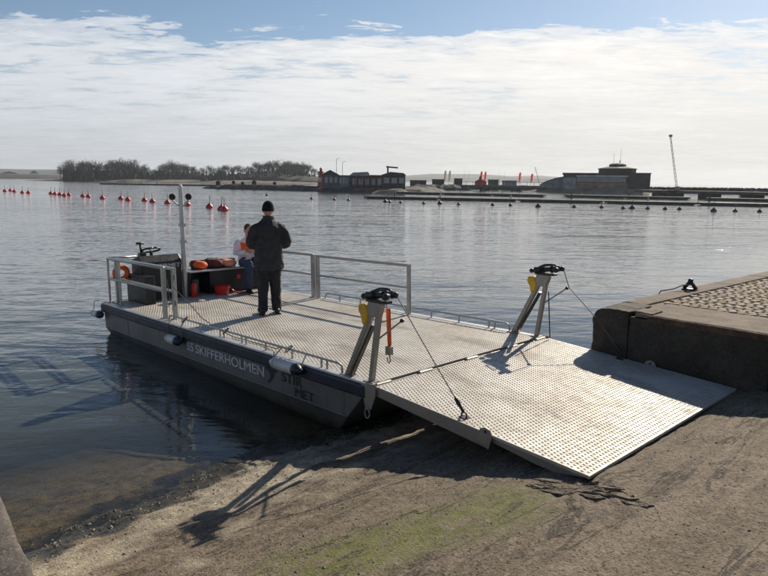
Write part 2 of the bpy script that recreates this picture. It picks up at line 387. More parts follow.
M_ROPE = simple('rope', (.16, .145, .12), .85, 0, .35, 60, .8)
M_WIRE = simple('wire', (.10, .095, .09), .5, .4, .3, 60)
M_GREEN = simple('green_box', (.02, .10, .07), .5)

# ------------------------------------------------------------------ frames of the place
PHI, PIT = -.8078, .0257
OW = Vector((-.0835, 6.2706, CAMZ - 2.0183))            # ramp hinge, boat's starboard deck edge
UD = Vector((math.cos(PHI), math.sin(PHI), 0)); WD = Vector((-math.sin(PHI), math.cos(PHI), 0))
SLOPE, SHORE_U = .178, -.78
BW, BL, RAMP_L, RAMP_P = 3.08, 7.15, 2.372, -.0551
BOAT = Matrix.Translation(OW) @ Matrix.Rotation(PHI, 4, 'Z') @ Matrix.Rotation(-PIT, 4, 'Y')
BASE = Matrix.Translation((OW.x, OW.y, 0)) @ Matrix.Rotation(PHI, 4, 'Z')     # (u, w, z) with z = 0 on the water
def uw(p): d = Vector((p.x - OW.x, p.y - OW.y, 0)); return d.dot(UD), d.dot(WD)
def slip_z(u): return SLOPE * (u - SHORE_U)
def slip_px(px, py):                              # pixel -> (u, w) on the slip
    z = .3
    for _ in range(30):
        p = on_z(px, py, z); u, w = uw(p); z += .5 * (slip_z(u) - z)
    return u, w
def boat_px(px, py, h=0.):                        # pixel -> boat (x, y) on the deck level
    inv = BOAT.inverted(); a = inv @ Vector((0, 0, CAMZ)); d = inv.to_3x3() @ ray(px, py); t = (h - a.z) / d.z; q = a + d * t
    return q.x, q.y

# ------------------------------------------------------------------ water, sea bed, slipway
mw = mat_water()
S = 3900
m = MB(); m.add([(-S, -40, 0), (S, -40, 0), (S, S, 0), (-S, S, 0)], [(0, 1, 2, 3)])
tag(m.build('water', mw, None, fix=False), 'rippled grey blue sea water of the bay', kind='structure')
m = MB(); m.add([(-S, -40, -2.2), (S, -40, -2.2), (S, S, -2.2), (-S, S, -2.2)], [(0, 1, 2, 3)])
tag(m.build('sea_bed', simple('sea_bed_mud', (.03, .028, .02), .9, 0, .3, .5), None, fix=False), 'dark muddy sea bed under the water', kind='structure')

ALG = [slip_px(300, 572), slip_px(380, 545), slip_px(450, 525), slip_px(505, 503)]
CRK = slip_px(585, 489)
W0, W1 = -4.1, 3.2
def segdist(u, w, pts):
    d = np.full(u.shape, 9.)
    for (a0, a1), (b0, b1) in zip(pts[:-1], pts[1:]):
        dx, dy = b0 - a0, b1 - a1; t = np.clip(((u - a0) * dx + (w - a1) * dy) / (dx * dx + dy * dy), 0, 1)
        d = np.minimum(d, np.hypot(u - a0 - t * dx, w - a1 - t * dy))
    return d
def shore_shift(w):                               # the waterline wanders along the slip
    return np.interp(w, [-3.6, -3.0, -2.3, -1.5, -.9, 0, 3.2], [.38, .30, .20, -.02, -.16, -.02, 0])
def slip_height(u, w):
    z = SLOPE * (u - SHORE_U)
    near = np.exp(-((u - SHORE_U) / 1.1) ** 2)
    z = z - SLOPE * shore_shift(w) * near
    z = z + .045 * fbm(u * .9, w * .9, 3, 3) + .030 * fbm(u * 3.3, w * 2.2, 9, 3)
    z = z + .014 * fbm(u * 14, w * 9, 21, 3, .6)
    uu = u + .14 * w
    z = z + .030 * fbm(uu * 9, w * .9, 33, 3, .6)                      # grooves along the tread of the slip
    z = z + .07 * near * fbm(u * 6, w * 5, 41, 4, .6)
    # broken top layer beside the ramp's tip
    cu, cw = CRK
    a = (u - cu) + .25 * (w - cw) + .16 * fbm(u * 5, w * 5, 55, 3); b = (w - cw) * 1.0 - .25 * (u - cu)
    for k, (da, ln) in enumerate(((-.09, .42), (.0, .5), (.10, .36), (.19, .28))):
        step = np.clip((a - da + .10 * fbm(b * 5, a * 2 + k, 60 + k, 3)) / .02, -1, 1)
        z = z + .016 * step * np.exp(-(b / ln) ** 4) * np.exp(-((a - da) / .16) ** 2)
    return z
def build_slip():
    us = np.concatenate([np.linspace(-14, -1.8, 40)[:-1], np.arange(-1.8, 4.4, .02), np.linspace(4.4, 13, 40)])
    ws = np.arange(W0, W1 + .001, .022)
    U, Wm = np.meshgrid(us, ws, indexing='ij'); Z = slip_height(U, Wm)
    nu, nw = U.shape
    V = np.stack([U, Wm, Z], -1).reshape(-1, 3)
    idx = np.arange(nu * nw).reshape(nu, nw)
    Q = np.stack([idx[:-1, :-1], idx[1:, :-1], idx[1:, 1:], idx[:-1, 1:]], -1).reshape(-1, 4)
    me = bpy.data.meshes.new('slipway'); me.vertices.add(len(V)); me.vertices.foreach_set('co', V.ravel())
    me.loops.add(Q.size); me.loops.foreach_set('vertex_index', Q.ravel()); me.polygons.add(len(Q)); me.polygons.foreach_set('loop_start', np.arange(0, Q.size, 4))
    me.update(calc_edges=True)
    me.polygons.foreach_set('use_smooth', np.ones(len(Q), bool))
    alg = np.clip(1.3 - segdist(U, Wm, ALG) / .38 - .9 * (fbm(U * 4, Wm * 2.5, 71, 3) + .12), 0, 1) * .95
    alg = np.maximum(alg, .42 * np.clip(2.6 * fbm(U * 1.3, Wm * .8, 77, 3) + .1, 0, 1) * np.clip((Z - .12) * 4, 0, 1))
    n = fbm(U * 4, Wm * 4, 81, 4)
    wet = np.clip((.085 + .10 * n - Z) / .03, 0, 1) * np.clip((Z + .07 + .10 * n) / .05, .12, 1)
    pale = np.clip((Z - .05) / .04, 0, 1) * np.clip((.26 + .5 * n - Z) / .14, 0, 1) + .55 * np.clip((-.03 - Z) / .05, 0, 1)
    col = np.stack([alg, wet, pale, np.ones_like(alg)], -1).reshape(-1, 4).astype(np.float32)
    ca = me.color_attributes.new('stain', 'FLOAT_COLOR', 'POINT'); ca.data.foreach_set('color', col.ravel())
    o = link('slipway', me, mat_slip()); o.matrix_world = BASE
    return tag(o, 'worn brown concrete slipway sloping down into the water', kind='structure')
slipo = build_slip()
def flakes():
    a, b = slip_px(540, 487), slip_px(636, 498); rs = random.Random(4)
    ax = Vector((b[0] - a[0], b[1] - a[1], 0)); L_ = ax.length; ax.normalize(); nx = Vector((-ax.y, ax.x, 0))
    for k, (t, off, ln, wd, th) in enumerate(((.10, .0, .34, .10, .022), (.30, -.05, .42, .09, .026), (.22, .09, .36, .10, .018), (.50, .02, .34, .12, .024), (.56, -.09, .26, .08, .020), (.82, -.03, .26, .10, .026), (.70, .08, .24, .08, .016), (.42, .15, .26, .08, .014), (1.05, -.11, .20, .07, .018), (.02, .13, .22, .07, .015))):
        c = Vector((a[0], a[1], 0)) + ax * t * L_ + nx * off; n = 16; poly = []
        for i in range(n):
            q = 2 * math.pi * i / n; r = 1 + rs.uniform(-.28, .28); poly.append(c + ax * math.cos(q) * ln * .5 * r + nx * math.sin(q) * wd * .5 * r)
        zs = slip_height(np.array([p.x for p in poly]), np.array([p.y for p in poly])); top = [z + th * .38 + rs.uniform(-.004, .004) for z in zs]
        mb = MB(); mb.prism(list(range(n)), lambda i: (poly[i].x * 1.0, poly[i].y, zs[i] - .012), lambda i: (poly[i].x + (c.x - poly[i].x) * .10, poly[i].y + (c.y - poly[i].y) * .10, top[i])); mb.build('concrete_flake', slipo.data.materials[0], slipo)
mat_flake = simple('broken_concrete', (.17, .142, .098), .9, 0, .5, 14, .8, .01)
flakes()

def gravel():
    rs = np.random.RandomState(5); n = 9000
    u = rs.uniform(-1.1, 4.2, n); w = rs.uniform(-3.5, 3.0, n)
    keep = rs.rand(n) < (.28 + .9 * np.exp(-((u + .35) / .35) ** 2)); u, w = u[keep], w[keep]
    r = .003 + .010 * rs.rand(len(u)) ** 3; r *= 1 + .9 * np.exp(-((u + .45) / .3) ** 2)
    z = slip_height(u, w)
    base = np.array([(1, 0, 0), (.3, .95, 0), (-.8, .6, 0), (-.8, -.6, 0), (.3, -.95, 0), (.05, .05, .7), (0, 0, -.6)])
    tris = [(k, (k + 1) % 5, 5) for k in range(5)] + [((k + 1) % 5, k, 6) for k in range(5)]
    mb = MB(); V = []; Fs = []
    for i in range(len(u)):
        a = rs.rand() * 6.28; c, s = math.cos(a), math.sin(a); q = base * r[i] * (1 + .35 * (rs.rand(7, 1) - .5)) * np.array([1, .8, .8])
        q = np.stack([q[:, 0] * c - q[:, 1] * s + u[i], q[:, 0] * s + q[:, 1] * c + w[i], q[:, 2] + z[i] + r[i] * .15], -1)
        k = len(V); V += q.tolist(); Fs += [(a_ + k, b_ + k, c_ + k) for a_, b_, c_ in tris]
    mb.v, mb.f = V, Fs
    t = NT('gravel_stone'); wn = t.voro(40, out='Color'); g = t.N.new('ShaderNodeSeparateColor'); t.L.new(wn, g.inputs[0])
    t.set(col=t.mix(g.outputs[0], (.09, .072, .058), (.30, .26, .21)), rough=.9)
    o = mb.build('gravel', t.m, None, fix=False); o.matrix_world = BASE
    tag(o, 'loose gravel and crumbs scattered over the slipway', kind='stuff')
gravel()

# ------------------------------------------------------------------ stone quay on the right, quay edge on the left
def mat_stone(name, a, b, c, scale=4., rough=.9, bump=.6, moss=None, speck=90):
    t = NT(name); n1 = t.noise(scale, 6, .65); n2 = t.noise(scale * 7, 5, .7); vo = t.voro(speck, out='Color')
    g = t.N.new('ShaderNodeSeparateColor'); t.L.new(vo, g.inputs[0])
    col = t.mix(t.ramp(n1, .3, .7), a, b); col = t.mix(t.ramp(n2, .5, .75, 0, .7), col, c); col = t.mix(t.ramp(g.outputs[0], .75, 1, 0, .5), col, tuple(min(1, x * 1.7) for x in b))
    if moss: col = t.mix(t.ramp(t.noise(scale * 2.2, 5, .7), .52, .66, 0, .8), col, moss)
    return t.set(col=col, rough=rough, spec=.3, nrm=t.bump(t.math('ADD', n2, t.math('MULTIPLY', n1, .8)), bump, .008))
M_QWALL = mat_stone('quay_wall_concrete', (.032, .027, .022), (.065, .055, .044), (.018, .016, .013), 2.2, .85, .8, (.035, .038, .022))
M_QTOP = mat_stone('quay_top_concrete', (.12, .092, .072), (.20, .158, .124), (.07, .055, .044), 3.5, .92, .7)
M_SETT = [mat_stone('granite_sett_%s' % k, tuple(x * .8 for x in b), b, tuple(x * .55 for x in b), 12, .85, .5) for k, b in (('buff', (.37, .29, .205)), ('grey', (.33, .275, .215)), ('brown', (.31, .23, .16)))]
M_JOINT = mat_stone('joint_sand', (.13, .10, .074), (.20, .16, .118), (.09, .07, .052), 20)
M_RUST = simple('rusty_steel', (.10, .055, .035), .8, .3, .4, 9, .4)
M_LEFTTOP = mat_stone('granite_edge', (.075, .064, .055), (.135, .118, .103), (.04, .035, .031), 9, .9, .9)
QZ = CAMZ - 1.52
QW = 3.15
def ue(w): return .63 + .055 * (w - 3.14)
quay = empty('quay_wall', BASE); tag(quay, 'dark concrete quay with a rounded corner and sett paving to the right of the ramp', 'quay')
def rough_block(name, mb, mat, parent, amp=.006, sub=.09, smooth=False, bevel=.012):
    """block with a worn, slightly uneven surface"""
    me = mb.mesh(name); bm = bmesh.new(); bm.from_mesh(me); bmesh.ops.recalc_face_normals(bm, faces=bm.faces)
    bmesh.ops.bevel(bm, geom=[e for e in bm.edges if e.calc_face_angle(0) > R(50)], offset=bevel, segments=2, affect='EDGES', profile=.6)
    bmesh.ops.triangulate(bm, faces=[f for f in bm.faces if len(f.verts) > 4])
    for _ in range(7):
        es = [e for e in bm.edges if e.calc_length() > sub]
        if not es: break
        bmesh.ops.subdivide_edges(bm, edges=es, cuts=1, use_grid_fill=True)
        if len(bm.verts) > 14000: break
    bm.normal_update()
    for v in bm.verts:
        p = v.co; v.co = p + v.normal * amp * (mnoise.fractal(p * 5, 1.0, 2.1, 4) + .7 * mnoise.noise(p * 21))
    bm.to_mesh(me); bm.free()
    return link(name, me, mat, parent, True)
def bull(u0, wid, r, zt, zb):          # (u, z) section of a bullnosed coping, rounded on its seaward edge
    pts = [(u0, zb)] + [(u0 + r - r * math.cos(a), zt - r + r * math.sin(a)) for a in [R(x) for x in range(0, 91, 15)]]
    return pts + [(u0 + wid, zt), (u0 + wid, zb)]
mb = MB(); mb.prism(bull(ue(QW), .46, .15, QZ, -1.6), lambda p: (p[0], QW, p[1]), lambda p: (p[0], QW + .62, p[1]))
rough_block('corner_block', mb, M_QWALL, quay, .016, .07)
w = QW + .625; k = 0
while w < 13.5:
    w2 = w + 1.35
    mb = MB(); mb.prism(bull(0, .34, .07, QZ, -1.4), lambda p: (p[0] + ue(w), w, p[1]), lambda p: (p[0] + ue(w2), w2 - .008, p[1]))
    rough_block('coping_stone', mb, M_QTOP, quay, .004, .16); w = w2
u = ue(QW) + .465
for L_, dz in ((1.55, 0), (2.0, .0), (2.1, 0), (2.2, 0)):
    mb = MB(); mb.box(u, u + L_ - .012, QW + .004, QW + .30, -1.3, QZ - .055)
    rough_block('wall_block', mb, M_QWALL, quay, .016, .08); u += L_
# border slab behind the wall face, overlapped by a thin steel edging
for i, (a, b) in enumerate(((1.16, 2.9), (2.91, 5.4), (5.41, 9.0))):
    mb = MB(); mb.box(a, b, QW + .012, QW + .92, QZ - .05, QZ - .004); rough_block('border_slab', mb, M_QTOP, quay, .006, .09, bevel=.008)
mb = MB(); mb.box(1.32, 9.0, QW - .008, QW + .0105, QZ - .085, QZ - .012); mb.build('steel_edging', M_RUST, quay, bevel=.003)
mb = MB(); mb.box(1.12, 1.36, QW + .05, QW + .30, QZ - .003, QZ + .012); rough_block('broken_slab_edge', mb, M_JOINT, quay, .012, .05, bevel=.004)
mb = MB(); mb.add([(ue(QW) + .30, QW + .3, QZ - .022), (9, QW + .3, QZ - .022), (9, 13.4, QZ - .022), (ue(13.4) + .2, 13.4, QZ - .022)], [(0, 1, 2, 3)])
mb.build('sett_bed', M_JOINT, quay, fix=False)
def setts():
    variants = []
    for k in range(6):
        bm = bmesh.new(); bmesh.ops.create_cube(bm, size=1)
        for v in bm.verts: v.co = Vector((v.co.x * (.098 + random.uniform(-.008, .006)), v.co.y * (.100 + random.uniform(-.010, .006)), v.co.z * .06 + random.uniform(-.003, .003)))
        bmesh.ops.bevel(bm, geom=[e for e in bm.edges if min(v.co.z for v in e.verts) > 0 or abs(e.verts[0].co.z - e.verts[1].co.z) > .02], offset=.012, segments=1, affect='EDGES')
        me = bpy.data.meshes.new('sett'); bm.to_mesh(me); bm.free(); me.materials.append(M_SETT[k % 3]); variants.append(me)
    items = []
    lane = .56
    for j in range(17):
        wc = QW + .96 + lane * (j + .5)
        for i in range(60):
            for k in range(-2, 3):
                w_ = wc + k * .111 + random.uniform(-.006, .006)
                u_ = ue(w_) + .40 + i * .112 + .13 * (1 - (k / 2.4) ** 2) + random.uniform(-.006, .006) - .12
                if u_ < ue(w_) + .40 or u_ > 8.9: continue
                p = BASE @ Vector((u_, w_, QZ))
                px = 384 + F * p.x / max(.1, p.y * math.cos(TH) - (p.z - CAMZ) * math.sin(TH))
                if p.y < 1 or px > 960: continue
                items.append((p.length if px < 780 else p.length + 100, u_, w_, k, random.choice(variants)))
    items.sort(key=lambda t: t[0])
    rest = bmesh.new()
    for n, (d, u_, w_, k, me) in enumerate(items):
        M = Matrix.Translation((u_, w_, QZ - .033 + random.uniform(-.004, .004))) @ Euler((random.uniform(-.03, .03), random.uniform(-.03, .03), -k * .23 * 1.0 + random.uniform(-.05, .05))).to_matrix().to_4x4()
        if n < 290:
            o = bpy.data.objects.new('sett', me); C.objects.link(o); o.parent = quay; o.matrix_local = M
        else:
            nb = len(rest.verts); rest.from_mesh(me); rest.verts.ensure_lookup_table()
            bmesh.ops.transform(rest, matrix=M, verts=rest.verts[nb:])
    me = bpy.data.meshes.new('sett_paving'); rest.to_mesh(me); rest.free(); me.materials.append(M_SETT[0])
    o = link('sett_paving', me, None, quay); tag(o, kind='stuff')
setts()

# mooring post with a rope on the quay edge
bu, bw = uw(on_z(682, 289, QZ)); bu = ue(bw) + .16
bol = empty('mooring_cleat', BASE @ Matrix.Translation((bu, bw, QZ)))
tag(bol, 'small black mooring cleat with a rope on the quay edge', 'cleat')
bol.scale = (.62, .62, .62)
mb = MB(); mb.prism([(-.17, -.11), (.17, -.11), (.17, .11), (-.17, .11)], lambda p: (p[0], p[1], -.002), lambda p: (p[0] * .8, p[1] * .8, .035)); mb.build('base_plate', M_BLACK, bol, bevel=.006)
mb = MB(); mb.tube([(-.13, -.03, .03), (-.06, 0, .13), (-.01, 0, .20)], [.045, .04, .04]); mb.tube([(.13, .03, .03), (.06, 0, .13), (.01, 0, .20)], [.045, .04, .04]); mb.build('post', M_BLACK, bol, True)
mb = MB(); mb.ell((0, 0, .225), .065, .05, .045); mb.build('head', M_BLACK, bol, True)
mb = MB(); mb.tube([(.02, .03, .08), (-.06, -.12, .075), (-.12, -.30, .03), (-.21, -.50, .012), (-.25, -.56, -.12), (-.25, -.58, -.5)], .009, 6)
r_ = mb.build('mooring_rope', M_ROPE, None, True); r_.matrix_world = BASE @ Matrix.Translation((bu, bw, QZ)); tag(r_, 'thin rope running from the black cleat over the quay edge', 'rope')

# edge of the quay in the near left corner
LZ = CAMZ - 1.50
lq = empty('quay_edge', BASE @ Matrix.Translation((1.15, -3.575, 0)) @ Matrix.Rotation(R(-5.4), 4, 'Z') @ Matrix.Translation((-1.15, 3.575, 0))); tag(lq, 'rough granite quay edge in the near left corner of the view', 'quay')
for a, b in ((-2.6, .2), (.21, 2.9), (2.91, 5.5)):
    mb = MB(); mb.box(a, b, -4.5, -3.575, -1.2, LZ); rough_block('edge_stone', mb, M_LEFTTOP, lq, .007, .07, bevel=.03)
mb = MB(); mb.box(-2.6, 5.5, -7.5, -4.51, -1.2, LZ - .006); rough_block('quay_top', M_LEFTTOP and mb, M_QTOP, lq, .006, .3)

# ------------------------------------------------------------------ the work boat
boat = empty('work_boat', BOAT); tag(boat, 'grey aluminium flat-deck work boat with its bow ramp lowered onto the slipway', 'boat')
def mirror_y(y): return BW - y
hull = MB()
st = [(-7.15, -7.12, -7.0), (-5, -5, -5), (-3, -3, -3), (-1.6, -1.6, -1.6), (-.06, -.42, -.80)]
prof = [(.0, -.030), (.0, -.44), (.17, -.76)]
vs_ = []
for (a, b, c) in st:
    xs = (a, b, c)
    for (y, z), x in zip(prof, xs): vs_.append((x, y, z))
    for (y, z), x in zip(prof[::-1], xs[::-1]): vs_.append((x, BW - y, z))
fs_ = []
for i in range(len(st) - 1):
    for k in range(6): fs_.append((i * 6 + k, (i + 1) * 6 + k, (i + 1) * 6 + (k + 1) % 6, i * 6 + (k + 1) % 6))
fs_ += [tuple(range(6))[::-1], tuple(24 + k for k in range(6))]
hull.add(vs_, fs_)
hullo = hull.build('hull', M_HULL, boat, bevel=.012)
# rubbing strakes and the flat gunwale
for nm, y0, y1 in (('rubbing_strake', -.055, -.004), ('rubbing_strake', BW + .004, BW + .055)):
    mb = MB(); mb.box(-7.16, -.10, y0, y1, -.155, -.022); mb.build(nm, M_NAVY, boat, bevel=.02)
for y0, y1 in ((-.03, .075), (BW - .075, BW + .03)):
    mb = MB(); mb.box(-7.17, -.02, y0, y1, -.0195, .006); mb.build('gunwale', M_ALU, boat, bevel=.005)
mb = MB(); mb.box(-7.22, -7.152, .0, BW, -.14, .004); mb.build('stern_strake', M_NAVY, boat, bevel=.02)
# weld seams on the hull side
for x in (-6.1, -4.9, -3.7, -2.5, -1.25):
    mb = MB(); mb.box(x - .004, x + .004, -.0035, .02, -.43, -.14); mb.build('weld_seam', M_HULL, hullo)
mb = MB(); mb.tube([(-7.1, .0, -.44), (-.45, .0, -.44)], .008, 6); mb.build('chine_bead', M_HULL, hullo)

def studs(name, x0, x1, y0, y1, z, parent, mat, sx=.043, sy=.043, r=.0125, h=.0042, M=None):
    n = 8; xs = np.arange(x0 + sx * .6, x1 - sx * .3, sx / 1.0); V = []; Fs = []
    ang = np.arange(n) * 2 * math.pi / n
    cnt = 0
    cs = []
    for i, x in enumerate(xs):
        off = (i % 2) * sy / 2
        for y in np.arange(y0 + sy * .5 + off, y1 - sy * .35, sy): cs.append((x, y))
    cs = np.array(cs); k = len(cs)
    ring = np.stack([np.cos(ang), np.sin(ang)], -1)
    lo = cs[:, None, :] + ring[None] * r * np.array([1.25, 1.0]); hi = cs[:, None, :] + ring[None] * r * .58 * np.array([1.25, 1.0])
    V = np.concatenate([np.concatenate([lo, np.full((k, n, 1), z)], -1), np.concatenate([hi, np.full((k, n, 1), z + h)], -1)], 1).reshape(-1, 3)
    if M is not None: V = V @ np.array(M.to_3x3()).T + np.array(M.translation)
    b = (np.arange(k) * 2 * n)[:, None]
    fl = []
    for q in range(n): fl.append(np.stack([np.arange(k) * 2 * n + q, np.arange(k) * 2 * n + (q + 1) % n, np.arange(k) * 2 * n + n + (q + 1) % n, np.arange(k) * 2 * n + n + q], -1))
    quads = np.concatenate(fl).tolist(); tops = (b + n + np.arange(n)[None]).tolist()
    me = bpy.data.meshes.new(name); me.from_pydata(V.tolist(), [], quads + tops); me.update()
    o = link(name, me, mat, parent, True); tag(o, kind='stuff'); return o
px_ = [-7.14, -6.0, -4.5, -3.0, -1.5, -.055]
for a, b in zip(px_[:-1], px_[1:]):
    mb = MB(); mb.box(a + .003, b - .003, .078, BW - .078, -.02, .0); pl = mb.build('deck_plate', M_TREAD, boat)
    studs('tread_studs', a, b, .08, BW - .08, 0, pl, M_STUDD)

# ramp, hinged at the bow
RL = RAMP_P - PIT
RM = Matrix.Translation((0, 0, -.005)) @ Matrix.Rotation(-RL, 4, 'Y')
def ramp_part(mb, name, mat, parent, **k):
    mb.v = [tuple(RM @ Vector(p)) for p in mb.v]; return mb.build(name, mat, parent, **k)
mb = MB(); mb.box(.028, RAMP_L, -.01, BW + .01, -.026, 0.)
ramp = ramp_part(mb, 'ramp', M_TREAD, boat)
st_ = studs('tread_studs', .03, RAMP_L - .015, .0, BW, 0, ramp, M_STUD, M=RM)
for y in (-.012, BW - .048 + .0):
    mb = MB(); mb.prism([(.03, -.002), (1.42, -.002), (1.42, -.135), (.03, -.10)], lambda p: (p[0], y - .002, p[1] - .0), lambda p: (p[0], y + .055, p[1])); ramp_part(mb, 'side_beam', M_GALV, ramp, bevel=.006)
    mb = MB(); mb.prism([(1.43, -.025), (RAMP_L - .02, -.032), (RAMP_L - .30, -.10), (1.9, -.10), (1.43, -.07)], lambda p: (p[0], y + .02, p[1]), lambda p: (p[0], y + .032, p[1])); ramp_part(mb, 'tip_gusset', M_GALV, ramp, bevel=.003)
for y in (-.034, BW + .022):           # drilled lugs
    lug = MB(); out = [(1.32, -.09), (1.46, -.13), (1.485, .0), (1.455, .045), (1.405, .055), (1.355, .03)]
    lug.prism(out, lambda p: (p[0], y, p[1]), lambda p: (p[0], y + .014, p[1])); lo_ = ramp_part(lug, 'lug', M_GALV, ramp, bevel=.003)
    mb = MB(); mb.tube([(1.415, y - .003, .018), (1.415, y + .017, .018)], .013, 12); ramp_part(mb, 'lug_hole', M_BLACK, lo_)
for y in (.12, .75, 1.54, 2.33, 2.96):       # hinge knuckles
    mb = MB(); mb.tube([(.0, y - .10, -.012), (.0, y + .10, -.012)], .026, 10); mb.box(-.055, .0, y - .05, y + .05, -.02, .008); mb.build('hinge', M_GALV, boat, bevel=.003)
mb = MB(); mb.tube([(-.004, .06, -.016), (-.004, BW - .06, -.016)], .008, 8); mb.build('hinge_pin', M_GALV, boat)
for y in (.5, 1.2, 1.9, 2.6):
    mb = MB(); mb.box(.05, RAMP_L - .25, y - .03, y + .03, -.10, -.023); ramp_part(mb, 'stiffener', M_GALV, ramp)
for y in (.08, BW - .08):
    # eye on the ramp that takes the winch wire
    mb = MB(); pts = [(1.08 + .03 * math.cos(a), y + .012, .022 + .03 * math.sin(a)) for a in [R(q) for q in range(0, 361, 30)]]; mb.tube(pts, .008, 6); mb.box(1.04, 1.12, y - .02, y + .05, 0, .008)
    ramp_part(mb, 'wire_eye', M_BLACK, ramp)
# bow brackets
for y in (-.03, BW + .015):
    mb = MB(); mb.prism([(-.16, .0), (.05, .02), (.05, -.1), (-.02, -.26), (-.10, -.26)], lambda p: (p[0], y - .012, p[1]), lambda p: (p[0], y + .004, p[1])); mb.build('bow_bracket', M_GALV, boat, bevel=.003)
    mb = MB(); mb.tube([(-.06 + .035 * math.cos(a), y - .02, -.30 + .05 * math.sin(a)) for a in [R(q) for q in range(0, 361, 30)]], .009, 6); mb.build('shackle', M_GALV, boat, smooth=True)

# low toe rails
for y in (.035, BW - .035):
    mb = MB(); mb.tube([(-4.62, y, .012), (-4.58, y, .10), (-4.5, y, .105), (-.62, y, .105), (-.55, y, .09), (-.54, y, .008)], .014, 8); tr = mb.build('toe_rail', M_RAIL, boat, smooth=True)
    x = -4.2
    while x < -.7:
        for dx in (0, .10) if int(x * 10) % 2 else (0,):
            mb = MB(); mb.box(x + dx - .012, x + dx + .012, y - .006, y + .006, .004, .098); mb.build('standoff', M_RAIL, tr)
        x += .55

# guard rails: fixed stern bays and swinging gates
def railing(y, name='guard_rail'):
    mb = MB(); s = 1 if y < 1 else -1
    mb.tube([(-7.08, y, .79), (-4.86, y, .79)], .024, 10); r = mb.build('guard_rail', M_RAIL, boat, smooth=True)
    mb = MB(); mb.tube([(-7.08, y, .43), (-4.86, y, .43)], .02, 10); mb.build('mid_rail', M_RAIL, r, smooth=True)
    for x in (-7.08, -6.6, -4.88):
        mb = MB()
        if x > -5: mb.box(x - .03, x + .03, y - .03, y + .03, .004, .80)
        else: mb.tube([(x, y, .004), (x, y, .79)], .022, 10)
        mb.build('post', M_RAIL, r, bevel=.004)
    for x in (-7.08, -4.88):
        mb = MB(); mb.box(x - .055, x + .055, y - .05, y + .05, .004, .016); mb.build('foot_plate', M_RAIL, r)
    mb = MB(); mb.tube([(-4.82, y + .03 * s, .18), (-4.80, y + .05 * s, .30), (-4.82, y + .03 * s, .62)], .006, 6); mb.build('latch_cord', M_ROPE, r)
def gate(y, open_):
    # posts and rails of a gate hinged at x = -4.72
    x0 = -4.74; x1 = -2.42 if open_ else -6.98
    s = 1 if open_ else -1
    mb = MB(); mb.bar((x0, y, .78), (x1, y, .78), .045, .045); g = mb.build('gate', M_RAIL, boat, bevel=.006)
    mb = MB(); mb.bar((x0, y, .43), (x1, y, .43), .036, .036); mb.build('gate_rail', M_RAIL, g, bevel=.005)
    mb = MB(); mb.box(x0 - .032, x0 + .032, y - .03, y + .03, .012, .8); mb.build('gate_post', M_RAIL, g, bevel=.005)
    mb = MB(); mb.box(x1 - .026, x1 + .026, y - .026, y + .026, .012, .803); mb.build('gate_post', M_RAIL, g, bevel=.005)
    for z in (.25, .65):
        mb = MB(); mb.tube([(x0 + .045 * -s, y, z - .04), (x0 + .045 * -s, y, z + .04)], .014, 8); mb.build('gate_hinge', M_GALV, g)
railing(.10); railing(BW - .10)
gate(BW - .10, True); gate(.20, False)
for z in (.79, .43): MB().tube([(-7.1, .12, z), (-7.1, .62, z)], .021, 8).build('stern_rail', M_RAIL, boat, smooth=True)
# stay wires along the deck edge
mb = MB(); mb.tube([(-4.60, .12, .52), (-4.2, .14, .34), (-3.75, .12, .16), (-3.3, .06, .112)], .006, 6); mb.build('stay_wire', M_WIRE, boat)
mb = MB(); mb.tube([(-3.4, .05, .118), (-2.9, .12, .02), (-2.3, .16, .012), (-1.9, .12, .03), (-1.65, .05, .108)], .007, 6); mb.build('lashing_line', M_ROPE, boat)
for x in (-4.1, -2.95, -1.52):
    mb = MB(); mb.tube([(x + .05 * math.cos(a) * (1 + .2 * math.sin(3 * a)), .035 + .035 * math.sin(a * 1.0), .105 + .04 * math.sin(a + .6)) for a in [R(q) for q in range(0, 720, 30)]], .008, 6)
    mb.build('rope_hitch', M_ROPE, boat)

